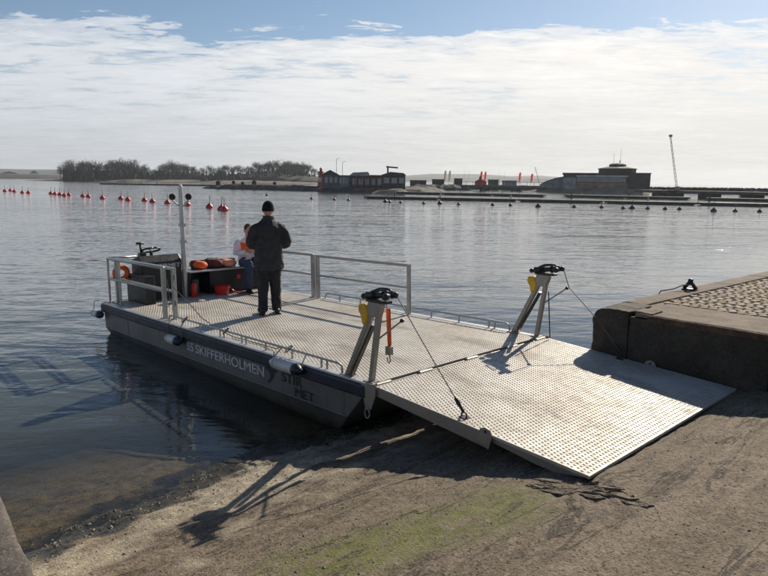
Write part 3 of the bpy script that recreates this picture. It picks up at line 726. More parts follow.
# winch frames
def winch_frame(y, s):
    mb = MB()
    mb.prism([(-.10, .69), (.03, .68), (.08, .80), (.07, .84), (-.10, .84), (-.13, .78)], lambda p: (p[0], y - .036, p[1]), lambda p: (p[0], y + .036, p[1]))
    f = mb.build('winch_frame', M_GALV, boat, bevel=.008)
    mb = MB(); mb.bar((-.10, y, 0.), (.02, y, .72), .050, .056, Vector((0, 1, 0))); mb.build('fore_leg', M_GALV, f, bevel=.006)
    mb = MB(); mb.bar((-.47, y, 0.), (-.08, y, .72), .052, .060, Vector((0, 1, 0))); mb.build('aft_leg', M_GALV, f, bevel=.006)
    mb = MB(); mb.bar((-.43, y - .045 * 0, 0.02), (-.09, y, .60), .024, .05, Vector((0, 1, 0))); mb.v = [(a + .03, b, c) for a, b, c in mb.v]; mb.build('hose', M_BLACK, f)
    for x in (-.47, -.10):
        mb = MB(); mb.box(x - .07, x + .07, y - .055, y + .055, .003, .015); mb.build('foot_plate', M_GALV, f)
    # winch lying on the head
    mb = MB(); ax = Vector((1, 0, .12)).normalized(); o0 = Vector((-.15, y, .885))
    mb.lathe([(0, .03), (.0, .042), (.10, .042), (.10, .026), (.12, .026), (.12, .050), (.132, .050), (.132, .030), (.25, .030), (.25, .050), (.262, .050), (.262, .036), (.36, .036), (.36, .024)], o0, ax, 16)
    wn = autosmooth(mb.build('winch', M_BLACK, f))
    mb = MB(); mb.box(-.12, .16, y - .05, y + .05, .835, .862); mb.build('winch_base', M_BLACK, wn, bevel=.004)
    for z in (.03, -.03):
        mb = MB(); mb.tube([o0 + Vector((.1, z * 1.4, .055)), o0 + ax * .28 + Vector((0, z * 1.4, .055))], .009, 6); mb.build('tie_rod', M_BLACK, wn)
    mb = MB(); mb.lathe([(0, .0), (.0, .03), (.06, .036), (.085, .02), (.085, 0)], o0 + ax * .36 + Vector((0, -.05, -.01)), (.3, -1, .1), 12); mb.build('motor', M_BLACK, wn, smooth=True)
    mb = MB(); mb.lathe([(0, .0), (.0, .028), (.045, .034), (.06, .02)], o0 + ax * .37, (1, 0, .1), 12); mb.build('fairlead', M_BLACK, wn, smooth=True)
    mb = MB(); mb.tube([o0 + Vector((.02, .05, .04)), o0 + Vector((.10, .08, .075)), o0 + Vector((.22, .07, .085)), o0 + Vector((.32, .05, .06))], .011, 6); mb.build('power_cable', M_BLACK, wn, smooth=True)
    mb = MB(); mb.ell(o0 + Vector((-.05, 0, -.01)), .035, .03, .03); mb.build('end_knob', M_BLACK, wn, smooth=True)
    # yellow cover strapped round the aft leg
    mb = MB(); mb.prism([(-.235, .80), (-.14, .81), (-.10, .72), (-.12, .64), (-.155, .58), (-.19, .60), (-.20, .67), (-.24, .73)], lambda p: (p[0], y - .052, p[1]), lambda p: (p[0], y + .052, p[1]))
    mb.build('yellow_cover', M_YELLOW, f, bevel=.018)
    # tension rod
    mb = MB(); mb.tube([(.0, y + .03, .47), (.30, y + .03, .68)], .009, 8); rd = mb.build('tension_rod', M_GALV, f)
    mb = MB(); mb.ell((.31, y + .03, .687), .024, .022, .02); mb.build('rod_tip', M_BLACK, rd, smooth=True)
    e = RM @ Vector((1.08, y + .03, .055))
    mb = MB(); w0_ = o0 + ax * .42
    mb.tube([w0_, Vector((.34, y + .03, .70)) if s < 0 else w0_ * .75 + e * .25 - Vector((0, 0, .01)), w0_ * .4 + e * .6 - Vector((0, 0, .012)), e], .0055, 6); mb.build('winch_wire', M_WIRE, f)
    mb = MB(); mb.lathe([(0, .006), (.03, .018), (.07, .02), (.11, .012), (.15, .016), (.17, .004)], e + (w0_ - e).normalized() * .16, -(w0_ - e).normalized(), 8); mb.build('wire_hook', M_BLACK, f, smooth=True)
    if s < 0:
        mb = MB(); mb.tube([(.05, y + .02, .62), (.09, y + .02, .01)], .008, 6); mb.build('drop_wire', M_WIRE, f)
    return f
winch_frame(.05, 1); winch_frame(BW - .05, -1)
st2 = empty('ratchet_strap', BOAT @ Matrix.Translation((.06, .13, .74))); tag(st2, 'orange ratchet strap hanging from the near winch frame', 'strap')
mb = MB(); mb.bar((0, 0, .03), (.012, .01, -.36), .046, .006, Vector((0, 1, 0))); mb.bar((.004, .012, .03), (.008, .02, -.34), .044, .005, Vector((0, 1, 0))); mb.build('webbing', M_ORANGE, st2)
mb = MB(); mb.box(-.022, .046, -.018, .03, -.44, -.355); mb.tube([(.012, .006, -.44), (.03, .006, -.50), (.012, .006, -.53), (-.015, .006, -.50), (-.01, .006, -.47)], .008, 6); mb.build('ratchet_hook', M_GALV, st2, bevel=.004)

# mast with two lamps
mx, my = boat_px(186, 297)
mb = MB(); mb.lathe([(0, .055), (.012, .055), (.012, .046), (1.9, .042), (2.0, .042)], (mx, my, 0), (0, 0, 1), 14); mast = autosmooth(mb.build('mast', M_RAIL, boat))
mb = MB(); mb.ell((mx, my, 2.04), .04, .04, .055); mb.build('mast_light', M_WHITEV, mast, smooth=True)
sd = Vector((.69, .72, 0))     # spreader runs across the view
for s in (-1, 1):
    b0 = Vector((mx, my, 1.66)); b1 = Vector((mx, my, 1.80)) + sd * .15 * s
    mb = MB(); mb.tube([b0, b1], .014, 8); mb.build('lamp_arm', M_RAIL, mast)
    c = b1 + Vector((0, 0, .07)); fw = Vector((.72, -.69, -.15)).normalized()
    mb = MB(); mb.lathe([(-.05, .0), (-.05, .025), (-.015, .054), (.035, .060), (.04, .053), (.028, .048), (.028, 0)], c, fw, 18); lm = autosmooth(mb.build('work_lamp', M_BLACK, mast))
    mb = MB(); mb.lathe([(.029, .0), (.029, .046), (.032, .04), (.035, .0)], c, fw, 18); t = NT('lamp_glass') if s < 0 else None
    if t: M_LENS = t.set(col=(.18, .18, .18), rough=.12, metal=.6)
    mb.build('lens', M_LENS, lm, smooth=True)
for z, w_ in ((1.35, .03), (1.05, .02)):
    mb = MB(); mb.box(mx - .05, mx + .05, my - .05, my + .05, z - w_, z + w_); mb.build('mast_clamp', M_RAIL, mast, bevel=.006)

# steering console
cx0, cx1, cy0, cy1 = -7.08, -6.72, .52, 1.30
con = MB(); con.prism([(cx0, .0), (cx1, .0), (cx1 + .05, .70), (cx1 - .06, .82), (cx0, .74)], lambda p: (p[0], cy0, p[1]), lambda p: (p[0], cy1, p[1]))
con = con.build('console', M_BLACK, boat, bevel=.012)
mb = MB(); rim = [(cx0 + .10 + .10 * math.cos(a), .86 + .17 * math.sin(a), .90 + .045 * math.cos(a) + .0) for a in [R(q) for q in range(0, 361, 20)]]; mb.tube(rim, .017, 8); wh = mb.build('steering_wheel', M_BLACK, con, smooth=True)
for q in (90, 210, 330):
    mb = MB(); mb.tube([(cx0 + .1, .86, .87), (cx0 + .10 + .1 * math.cos(R(q)), .86 + .17 * math.sin(R(q)), .90 + .045 * math.cos(R(q)))], .010, 6); mb.build('spoke', M_BLACK, wh)
mb = MB(); mb.tube([(cx0 + .1, .86, .76), (cx0 + .1, .86, .88)], .03, 8); mb.build('hub', M_BLACK, wh)
mb = MB(); mb.box(cx0 + .02, cx0 + .16, .63, .75, .74, .86); th = mb.build('throttle', M_BLACK, con, bevel=.02)
mb = MB(); mb.tube([(cx0 + .09, .68, .86), (cx0 + .07, .67, 1.02)], [.022, .018], 8); mb.tube([(cx0 + .07, .60, 1.03), (cx0 + .07, .74, 1.03)], .02, 8); mb.build('lever', M_BLACK, th, smooth=True)
mb = MB(); mb.box(-7.1, -6.3, .42, .60, 0, .50); mb.build('battery_locker', M_BLACK, boat, bevel=.015)

# stern bench: top on dark panels, open to the front
b0, b1, by0, by1 = -7.10, -6.62, 1.42, 2.96
mb = MB(); mb.box(b0, b1 + .03, by0, by1, .45, .48); bench = mb.build('bench', M_ALU, boat, bevel=.006)
mb = MB(); mb.box(b0, b0 + .03, by0, by1, .0, .45); mb.build('back_panel', M_BLACK, bench)
mb = MB(); mb.box(b1 - .05, b1 - .02, 1.86, by1, .02, .45); mb.build('front_panel', M_BLACK, bench)
for y in (by0, 1.84, by1 - .03):
    mb = MB(); mb.box(b0 + .03, b1 - .02, y, y + .03, .0, .45); mb.build('side_panel', M_BLACK, bench)
mb = MB(); mb.box(b1 - .018, b1 - .006, 2.42, 2.50, .25, .33); mb.build('latch', M_RED, bench, bevel=.003)

# lettering
def lettering(txt, mat, x0, z0, width, height, parent, face='-y', plane=-.004, name='lettering', shear=0):
    cu = bpy.data.curves.new('t', 'FONT'); cu.body = txt; cu.size = 1; cu.extrude = 0; cu.shear = shear; cu.offset = 0
    o = bpy.data.objects.new('t', cu); C.objects.link(o)
    dg = bpy.context.evaluated_depsgraph_get(); me = bpy.data.meshes.new_from_object(o.evaluated_get(dg)); bpy.data.objects.remove(o)
    xs = [v.co.x for v in me.vertices]; ys = [v.co.y for v in me.vertices]; ax, bx, ay, by = min(xs), max(xs), min(ys), max(ys)
    for v in me.vertices:
        a = (v.co.x - ax) / (bx - ax) * width; b = (v.co.y - ay) / (by - ay) * height
        v.co = (x0 + a, plane, z0 + b) if face == '-y' else (plane + .0714 * (z0 + b), x0 + a, z0 + b)
    me.materials.clear(); bm = bmesh.new()
    for k, dx in enumerate((0, -.006, .006)):
        nb = len(bm.verts); bm.from_mesh(me); bm.verts.ensure_lookup_table()
        for v in bm.verts[nb:]: v.co += Vector((dx, -.0006 * k, .3 * dx)) if face == '-y' else Vector((.0006 * k, dx * .5, 0))
    bm.to_mesh(me); bm.free(); me.name = name; return link(name, me, mat, parent)
lettering('SS', M_LETW, -4.0, -.325, .19, .125, hullo)
lettering('SKIFFERHOLMEN', M_LETW, -3.74, -.325, 1.74, .125, hullo)
lettering('STIR', M_LETB, -1.62, -.295, .40, .115, hullo)
lettering('MET', M_LETB, -1.36, -.418, .36, .10, hullo)
mb = MB(); bird = [(-1.98, -.20), (-1.93, -.165), (-1.87, -.17), (-1.80, -.13), (-1.70, -.10), (-1.75, -.16), (-1.70, -.20), (-1.78, -.235), (-1.80, -.30), (-1.87, -.36), (-1.94, -.385), (-1.87, -.30), (-1.87, -.25), (-1.92, -.225)]
mb.add([(x, -.0045, z) for x, z in bird], [tuple(range(len(bird)))]); mb.build('bird_emblem', M_LETB, hullo, fix=False)
lettering('STIRMET', M_LETW, .80, .585, .46, .075, con, face='+x', plane=cx1 + .004, name='lettering')

# fenders hung from the toe rail (things of their own)
def fender(x, z, label, y=-.095, L_=.40, r=.070, tilt=0., top=.10):
    f = empty('fender', BOAT @ Matrix.Translation((x, y, z)) @ Matrix.Rotation(tilt, 4, 'Y')); tag(f, label, 'fender', 'white fenders hung along the hull')
    mb = MB(); mb.lathe([(-L_ / 2, r * .97), (-L_ / 2 + .03, r), (L_ / 2 - .03, r), (L_ / 2, r * .97)], (0, 0, 0), (1, 0, 0), 20); mb.build('fender_body', M_WHITEV, f, smooth=True)
    for s in (-1, 1):
        mb = MB(); mb.lathe([(L_ / 2 - .002, r * 1.0), (L_ / 2 + .05, r * .9), (L_ / 2 + .085, r * .62), (L_ / 2 + .10, r * .4), (L_ / 2 + .13, r * .36), (L_ / 2 + .132, .0)], (0, 0, 0), (s, 0, 0), 20); mb.build('fender_cap', M_NAVY if s > 0 else M_WHITEV, f, smooth=True)
        mb = MB(); mb.tube([(s * (L_ / 2 + .11), 0, 0), (s * (L_ / 2 + .11), .02, .05), (s * (L_ / 2 + .09), -y - .066, -z + .008), (s * (L_ / 2 + .06), -y + .02, -z + top)], .007, 6); mb.build('fender_rope', M_ROPE, f)
    return f
fender(-7.22, -.20, 'white fender with a navy end at the stern corner of the hull', L_=.20, top=.02)
fender(-4.24, -.20, 'white fender with a navy end on the hull just before the white boat name', L_=.22)
fender(-1.40, -.055, 'white fender with a navy end above the black lettering near the bow', L_=.36)

# loose things on board
def local(o, x, y, z, rz=0.): o.matrix_world = BOAT @ Matrix.Translation((x, y, z)) @ Matrix.Rotation(rz, 4, 'Z'); return o
def vest(x, y, z, mat, label, sx=.2, sy=.26, sz=.10, rz=0.):
    v = local(empty('life_jacket'), x, y, z, rz); tag(v, label, 'life jacket', 'life jackets on the stern bench')
    mb = MB(); mb.ell((-sx * .25, 0, sz), sx * .75, sy * .55, sz, 14, 8); mb.ell((sx * .35, sy * .12, sz * .9), sx * .6, sy * .45, sz * .9, 14, 8); b = mb.build('vest_body', mat, v, smooth=True)
    rm = b.modifiers.new('r', 'REMESH'); rm.mode = 'VOXEL'; rm.voxel_size = .012; rm.use_smooth_shade = True
    mb = MB(); mb.bar((0, -sy * .57, sz * .9), (0, sy * .57, sz * .9), sx * .22, sz * 2.08); mb.build('vest_strap', M_BLACK, v, bevel=.02)
    return v
vest(-6.86, 1.72, .48, M_ORFAB, 'bright orange life jacket on the stern bench beside the mast', .22, .26, .09)
vest(-6.84, 2.02, .48, simple('maroon_fabric', (.10, .02, .02), .8), 'dark maroon life jacket between two orange ones on the bench', .22, .26, .10, .3)
vest(-6.86, 2.32, .48, M_PINK, 'faded pale orange life jacket on the bench next to the seated person', .24, .34, .085, -.2)
fe = local(empty('fire_extinguisher'), -6.56, 1.46, .0); tag(fe, 'small red fire extinguisher standing at the foot of the mast', 'extinguisher')
mb = MB(); mb.lathe([(0, .05), (.01, .055), (.22, .055), (.26, .03), (.28, .02), (.28, 0)], (0, 0, 0.001), (0, 0, 1), 14); mb.build('cylinder', M_RED, fe, smooth=True)
mb = MB(); mb.box(-.015, .07, -.012, .012, .28, .30); mb.box(-.015, .08, -.01, .01, .315, .328); mb.tube([(-.02, .0, .28), (-.07, 0, .22), (-.06, 0, .1)], .01, 6); mb.build('valve', M_BLACK, fe)
bk = local(empty('red_basin'), -6.45, 1.98, .0); tag(bk, 'bright red plastic basin on the deck in front of the bench', 'basin')
mb = MB(); mb.lathe([(0, .0), (0, .11), (.02, .12), (.17, .155), (.175, .165), (.18, .155), (.17, .148), (.03, .11), (.03, 0)], (0, 0, .001), (0, 0, 1), 22); autosmooth(mb.build('basin_bowl', M_RED, bk))
mb = MB(); mb.tube([(.0, .155, .16), (.08, .20, .06), (.14, .30, .015), (.12, .45, .012)], .014, 6); mb.build('handle_cord', M_RED, bk)
gb = local(MB().box(-.10, .10, -.07, .07, 0.001, .30).build('storage_box', M_GREEN, None, bevel=.01), -6.82, 1.58, 0); tag(gb, 'dark green box under the open end of the bench', 'box')
hb = local(empty('horseshoe_buoy'), -7.02, .30, .40); hb.scale = (.7, .7, .7); tag(hb, 'orange horseshoe lifebuoy hanging inside the stern rail', 'lifebuoy')
mb = MB(); mb.tube([(.0, .16 * math.cos(a), .17 + .15 * math.sin(a)) for a in [R(q) for q in range(-60, 241, 20)]], .066, 10); mb.build('buoy_foam', M_ORFAB, hb, smooth=True)
mb = MB(); mb.tube([(0, -.02, .31), (0, -.06, .40)], .012, 6); mb.build('buoy_strap', M_BLACK, hb)

# ------------------------------------------------------------------ people
M_SKIN = simple('skin', (.42, .24, .17), .55, 0, .12, 9)
M_HAIR = simple('hair', (.06, .04, .028), .8, 0, .3, 30, .6)
M_JACKET = simple('black_jacket', (.022, .022, .023), .78, 0, .4, 7, .8, .02)
M_KNIT = simple('knit_wool', (.016, .016, .018), .98, 0, .4, 60, 1., .01, .1)
M_TROUS = simple('black_trousers', (.013, .013, .015), .85, 0, .3, 6, .5, .01)
M_SHOE = simple('black_leather', (.012, .011, .011), .5, 0, .2, 8)
M_SHIRT = simple('white_shirt', (.62, .64, .70), .8, 0, .08, 6, .4, .01)
M_JEANS = simple('blue_jeans', (.030, .045, .085), .85, 0, .25, 10, .4, .01)
def cloth(mb, name, mat, parent, vox=.013, fold=.012, seed=1.):
    o = mb.build(name, mat, parent, smooth=True)
    r = o.modifiers.new('remesh', 'REMESH'); r.mode = 'VOXEL'; r.voxel_size = vox; r.use_smooth_shade = True
    s = o.modifiers.new('smooth', 'SMOOTH'); s.iterations = 4; s.factor = .5
    if fold:
        tx = bpy.data.textures.new('folds', 'CLOUDS'); tx.noise_scale = .12 * seed; tx.noise_depth = 3
        d = o.modifiers.new('folds', 'DISPLACE'); d.texture = tx; d.strength = fold; d.mid_level = .5
    return o
def head_into(mb, c, yaw_m):
    P = lambda x, y, z: c + yaw_m @ Vector((x, y, z))
    mb.ell(c + yaw_m @ Vector((0, -.005, .02)), .076, .095, .105, 16, 12, yaw_m)       # skull
    mb.ell(P(0, .03, -.045), .058, .062, .072, 14, 10, yaw_m)                            # jaw
    mb.tube([P(0, .090, .015), P(0, .112, -.022), P(0, .098, -.034)], [.010, .016, .012], 8)   # nose
    mb.ell(P(0, .088, -.066), .024, .012, .010, 10, 6, yaw_m)                            # mouth
    for s in (-1, 1):
        mb.ell(P(s * .077, -.005, -.005), .010, .022, .033, 10, 7, yaw_m)                # ears
        mb.ell(P(s * .032, .086, .030), .020, .010, .008, 10, 6, yaw_m)                  # brows
def hand_into(mb, wrist, d, nrm, curl=.6, thumb=1):
    d = Vector(d).normalized(); nrm = Vector(nrm).normalized(); s = d.cross(nrm).normalized()
    palm_e = wrist + d * .085
    mb.tube([wrist - d * .02, wrist + d * .03, palm_e], [.026, .036, .036], 10)
    for k, (off, ln) in enumerate(((-.030, .072), (-.010, .082), (.010, .076), (.028, .060))):
        a = palm_e + s * off - d * .01; q1 = a + (d * math.cos(curl * .6) + nrm * math.sin(curl * .6)) * ln * .5; q2 = q1 + (d * math.cos(curl * 1.7) + nrm * math.sin(curl * 1.7)) * ln * .5
        mb.tube([a, q1, q2], [.0105, .0095, .008], 8)
    t0 = wrist + d * .025 - s * .030 * thumb; mb.tube([t0, t0 + (d * .5 - s * thumb * .6 + nrm * .5).normalized() * .04, t0 + (d * .9 + nrm * .7).normalized() * .075 - s * thumb * .02], [.013, .011, .009], 8)

def standing_man():
    mx, my = boat_px(270, 314)
    M0 = BOAT @ Matrix.Translation((mx, my, .0055)); pos = M0.translation
    root = empty('person', Matrix.Translation(pos) @ Matrix.Rotation(R(14), 4, 'Z'))
    tag(root, 'person in black jacket, trousers and knit cap standing on the deck with back turned', 'person')
    I = Matrix.Identity(3); hc = Vector((0, .02, 1.64))
    b = MB(); head_into(b, hc, I)
    b.tube([(0, -.01, 1.40), (0, 0, 1.50), (0, .01, 1.60)], [.065, .058, .058], 14)
    b.rings([(0, 0, .86, .15, .10), (0, 0, 1.0, .15, .10), (0, 0, 1.2, .17, .11), (0, 0, 1.38, .16, .09), (0, 0, 1.45, .08, .06)])
    for s in (-1, 1):
        b.tube([(s * .085, 0, .93), (s * .098, .02 + s * .03, .48), (s * .11, -.015 + s * .02, .10)], [.07, .05, .038], 12)
        b.tube([(s * .112, -.03 + s * .02, .055), (s * .13, .10 + s * .02, .05)], [.034, .03], 10)
        wr = Vector((s * .13, .23, 1.08))
        b.tube([(s * .17, 0, 1.40), (s * .285, -.03, 1.16), wr], [.055, .045, .03], 12)
        hand_into(b, wr, (-s * .6, .7, .15), (-s * .5, -.5, .1), .9, s)
    body = cloth(b, 'body', M_SKIN, root, .010, 0)
    j = MB()
    j.rings([(0, 0, .715, .232, .150), (0, 0, .75, .236, .155), (0, 0, .88, .228, .150), (0, 0, 1.02, .218, .142), (0, 0, 1.16, .224, .142), (0, -.01, 1.30, .232, .138), (0, -.015, 1.38, .215, .122), (0, -.01, 1.445, .165, .10), (0, -.005, 1.49, .105, .09), (0, .0, 1.53, .088, .088), (0, .005, 1.565, .084, .088)], 26)
    for s in (-1, 1):
        j.tube([(s * .08, -.01, 1.42), (s * .15, -.012, 1.405), (s * .205, -.015, 1.365), (s * .245, -.02, 1.29), (s * .285, -.03, 1.18), (s * .275, .03, 1.11), (s * .21, .14, 1.085), (s * .15, .205, 1.085)], [.055, .066, .074, .078, .074, .074, .066, .056], 14)
    cloth(j, 'jacket', M_JACKET, root, .012, .045, .75)
    t = MB(); t.rings([(0, 0, .68, .17, .12), (0, 0, .80, .18, .125), (0, 0, .95, .17, .115)])
    for s in (-1, 1): t.tube([(s * .08, 0, .86), (s * .088, .01, .68), (s * .098, .02 + s * .03, .48), (s * .105, s * .02, .25), (s * .11, -.015 + s * .02, .075), (s * .11, -.015 + s * .02, .05)], [.108, .104, .088, .078, .074, .076], 14)
    cloth(t, 'trousers', M_TROUS, root, .011, .034, .7)
    for s in (-1, 1):
        sh = MB(); dy = s * .02; sh.tube([(s * .11, -.095 + dy, .048), (s * .112, -.04 + dy, .062), (s * .125, .05 + dy, .056), (s * .15, .15 + dy, .044), (s * .16, .195 + dy, .034)], [.040, .052, .052, .048, .030], 12); sh.box(s * .13 - .048, s * .13 + .048, -.11 + dy, .19 + dy, .0, .024)
        cloth(sh, 'shoe', M_SHOE, root, .009, 0)
    h = MB()
    h.rings([(0, .012, 1.635, .087, .107), (0, .010, 1.675, .090, .110), (0, .005, 1.72, .086, .102), (0, 0, 1.76, .068, .080), (0, -.003, 1.785, .040, .048), (0, -.004, 1.797, .012, .015)], 20)
    h.rings([(0, .014, 1.632, .090, .110), (0, .014, 1.64, .096, .116), (0, .012, 1.672, .096, .116), (0, .012, 1.682, .090, .110)], 20)
    cloth(h, 'knit_cap', M_KNIT, root, .009, .010, .25)
standing_man()

def seated_man():
    bx, by = -6.62, 2.68
    root = empty('person', BOAT @ Matrix.Translation((bx, by, .0)) @ Matrix.Rotation(R(-90 - 12), 4, 'Z'))
    # local: y forward (towards the bow), z up
    tag(root, 'person in white long-sleeved shirt and blue jeans sitting on the stern bench', 'person')
    hc = Vector((0, .10, 1.20)); I = Matrix.Rotation(R(18), 3, 'X') @ Matrix.Identity(3); I = Matrix.Rotation(R(-14), 3, 'X')
    b = MB(); head_into(b, hc, I)
    b.tube([(0, .02, 1.0), (0, .06, 1.08), (0, .08, 1.15)], [.06, .056, .056], 14)
    b.rings([(0, -.02, .52, .15, .11), (0, -.02, .66, .15, .10), (0, 0, .82, .165, .11), (0, .02, .98, .15, .09), (0, .03, 1.04, .07, .06)])
    for s in (-1, 1):
        b.tube([(s * .10, 0, .56), (s * .13, .42, .53), (s * .14, .40, .10)], [.08, .06, .045], 12)
        b.tube([(s * .14, .38, .05), (s * .15, .52, .04)], [.04, .035], 10)
        wr = Vector((s * .11, .33, .80)); b.tube([(s * .17, .02, .99), (s * .245, .04, .74), wr], [.05, .042, .028], 12); hand_into(b, wr, (-s * .45, .8, .25), (-s * .6, -.3, .3), .8, s)
    cloth(b, 'body', M_SKIN, root, .010, 0)
    j = MB(); j.rings([(0, -.02, .50, .185, .135), (0, -.02, .60, .19, .14), (0, -.02, .74, .188, .13), (0, .0, .88, .198, .13), (0, .02, .97, .18, .11), (0, .035, 1.03, .11, .085), (0, .05, 1.07, .07, .07)], 24)
    for s in (-1, 1): j.tube([(s * .15, .02, .98), (s * .205, .02, .93), (s * .25, .035, .75), (s * .20, .16, .755), (s * .125, .30, .795)], [.072, .072, .062, .056, .046], 14)
    cloth(j, 'shirt', M_SHIRT, root, .010, .014)
    t = MB(); t.rings([(0, -.02, .485, .18, .14), (0, -.02, .60, .18, .13)])
    for s in (-1, 1): t.tube([(s * .09, -.02, .575), (s * .12, .22, .575), (s * .13, .42, .56), (s * .14, .43, .45), (s * .14, .40, .25), (s * .14, .385, .08)], [.10, .098, .085, .08, .075, .078], 14)
    cloth(t, 'jeans', M_JEANS, root, .012, .018, .8)
    for s in (-1, 1):
        sh = MB(); sh.tube([(s * .14, .32, .045), (s * .14, .37, .056), (s * .145, .46, .05), (s * .15, .56, .036)], [.036, .047, .045, .028], 12); sh.box(s * .145 - .043, s * .145 + .043, .30, .58, .006, .026); cloth(sh, 'shoe', M_SHOE, root, .009, 0)
    h = MB(); h.ell(hc + I @ Vector((0, -.018, .035)), .083, .098, .098, 16, 12, I); h.ell(hc + I @ Vector((0, -.05, -.02)), .076, .06, .07, 14, 9, I); cloth(h, 'hair', M_HAIR, root, .010, .01, .3)
    o = MB().box(-.11, .11, -.012, .012, -.08, .08).build('orange_folder', M_ORFAB, None, bevel=.006); o.matrix_world = root.matrix_world @ Matrix.Translation((.13, .30, .90)) @ Matrix.Rotation(R(-38), 4, 'Z') @ Matrix.Rotation(R(-12), 4, 'X')
    tag(o, 'small orange folder held by the seated person', 'folder')
seated_man()

# ------------------------------------------------------------------ mooring buoys
def mat_far(name, col, rough=.8, var=.3, scale=.6): return simple(name, col, rough, 0, var, scale, .3, .05)
M_BUOY = simple('red_buoy', (.42, .022, .028), .45, 0, .25, 3)
M_BUOYD = simple('dark_buoy', (.075, .022, .022), .5, 0, .3, 3)
def buoy(px, py, label, group, mat, r=.36, lean=0.):
    p = on_z(px, py, 0); root = empty('mooring_buoy', Matrix.Translation(p) @ Matrix.Rotation(lean, 4, 'Y') @ Matrix.Rotation(random.uniform(0, 6), 4, 'Z'))
    tag(root, label, 'buoy', group)
    if mat.name not in BM:
        mb = MB(); mb.lathe([(-.30, .02), (-.28, .22), (-.12, .40), (.10, .42), (.26, .34), (.40, .18), (.50, .10), (.54, .07), (.54, 0)], (0, 0, 0), (0, 0, 1), 18); a = mb.mesh('float'); a.materials.append(mat); a.polygons.foreach_set('use_smooth', [True] * len(a.polygons))
        mb = MB(); mb.tube([(0, 0, .5), (0, 0, 1.22)], .035, 6); b = mb.mesh('pole'); b.materials.append(mat)
        mb = MB(); mb.tube([(.09 * math.cos(q), 0, 1.27 + .09 * math.sin(q)) for q in [R(k) for k in range(0, 361, 45)]], .022, 5); c = mb.mesh('mooring_ring'); c.materials.append(M_GALV)
        BM[mat.name] = (a, b, c)
    k = r / .42
    for nm, me in zip(('float', 'pole', 'mooring_ring'), BM[mat.name]):
        o = bpy.data.objects.new(nm, me); C.objects.link(o); o.parent = root; o.scale = (k, k, k)
BM = {}
LB = [(5, 191.5), (10.5, 191), (14.5, 192), (22.5, 193), (28.5, 193.2), (51, 194), (55, 194.5), (60, 195), (64.5, 196), (69, 195.5), (83, 196.7), (88.5, 197.2), (102.5, 198.8), (121, 199.3), (128, 200.5), (144.5, 201), (152.5, 202.3), (167.5, 203.5), (187.3, 205.5), (209.5, 207.8), (221.5, 210), (224.5, 210.6)]
for i, (a, b) in enumerate(LB):
    buoy(a, b, ('%s red mooring buoy from the left in the long buoy row' % ORD[i + 1]), 'red mooring buoys in the bay', M_BUOY, .36 + .03 * random.random(), random.uniform(-.06, .06))
CB = [(267, 195.5), (311.5, 199), (334.5, 200), (348.5, 200.5)]
for i, (a, b) in enumerate(CB): buoy(a, b, '%s small dark buoy from the left before the breakwater' % ORD[i + 1], 'dark buoys before the breakwater', M_BUOYD, .26)
RB = [(385.5, 202.2), (389.8, 202.6), (400.7, 203), (423.7, 203.8), (439.8, 204), (458.7, 204.8), (492.5, 205.5), (510.5, 205.8), (538, 207), (574, 207.4), (601.5, 208), (623, 208.8), (632, 208.8), (647.5, 209.2), (665, 209.5), (679.3, 209.8), (713.5, 211.6), (735, 211.8), (759.5, 212.2)]
for i, (a, b) in enumerate(RB): buoy(a, b, '%s dark buoy from the left along the long floating pontoon' % ORD[i + 1], 'dark buoys along the long pontoon', M_BUOYD, .24 if i % 4 else .32, random.uniform(-.08, .08))

# ------------------------------------------------------------------ pontoons, bridge and breakwaters across the bay
M_PONT = mat_far('pontoon_timber', (.055, .05, .045)); M_CONC = mat_far('jetty_concrete', (.08, .077, .07)); M_ROCK = mat_far('breakwater_rock', (.05, .047, .043), .9, .5, .8)
M_SAND = mat_far('sand_shore', (.17, .145, .11), .95, .25, .3); M_LAND = mat_far('winter_scrub', (.036, .032, .026), .95, .4, .15)
M_ASPH = mat_far('dark_roofing', (.035, .035, .038)); M_DKWALL = mat_far('dark_timber_wall', (.04, .038, .036)); M_GLASS = simple('window_glass', (.13, .15, .17), .2, .6, .2, 1)
M_GREY = mat_far('grey_cladding', (.22, .23, .245)); M_PALE = mat_far('pale_render', (.45, .44, .42)); M_REDP = simple('red_paint', (.50, .035, .03), .6); M_WHITEP = mat_far('white_paint', (.62, .62, .60))
def flag_mat(name, col):
    t = NT(name); t.set(col=col, rough=.8); tl = t.N.new('ShaderNodeBsdfTranslucent'); tl.inputs['Color'].default_value = (*col, 1); mx_ = t.N.new('ShaderNodeMixShader'); mx_.inputs[0].default_value = .6
    t.L.new(t.b.outputs[0], mx_.inputs[1]); t.L.new(tl.outputs[0], mx_.inputs[2]); t.L.new(mx_.outputs[0], t.out.inputs[0]); return t.m
M_FLAGR = flag_mat('red_flag_cloth', (.75, .14, .12)); M_FLAGW = flag_mat('cream_flag_cloth', (.55, .48, .40)); M_STEEL = simple('far_steel', (.25, .25, .26), .6, .3)
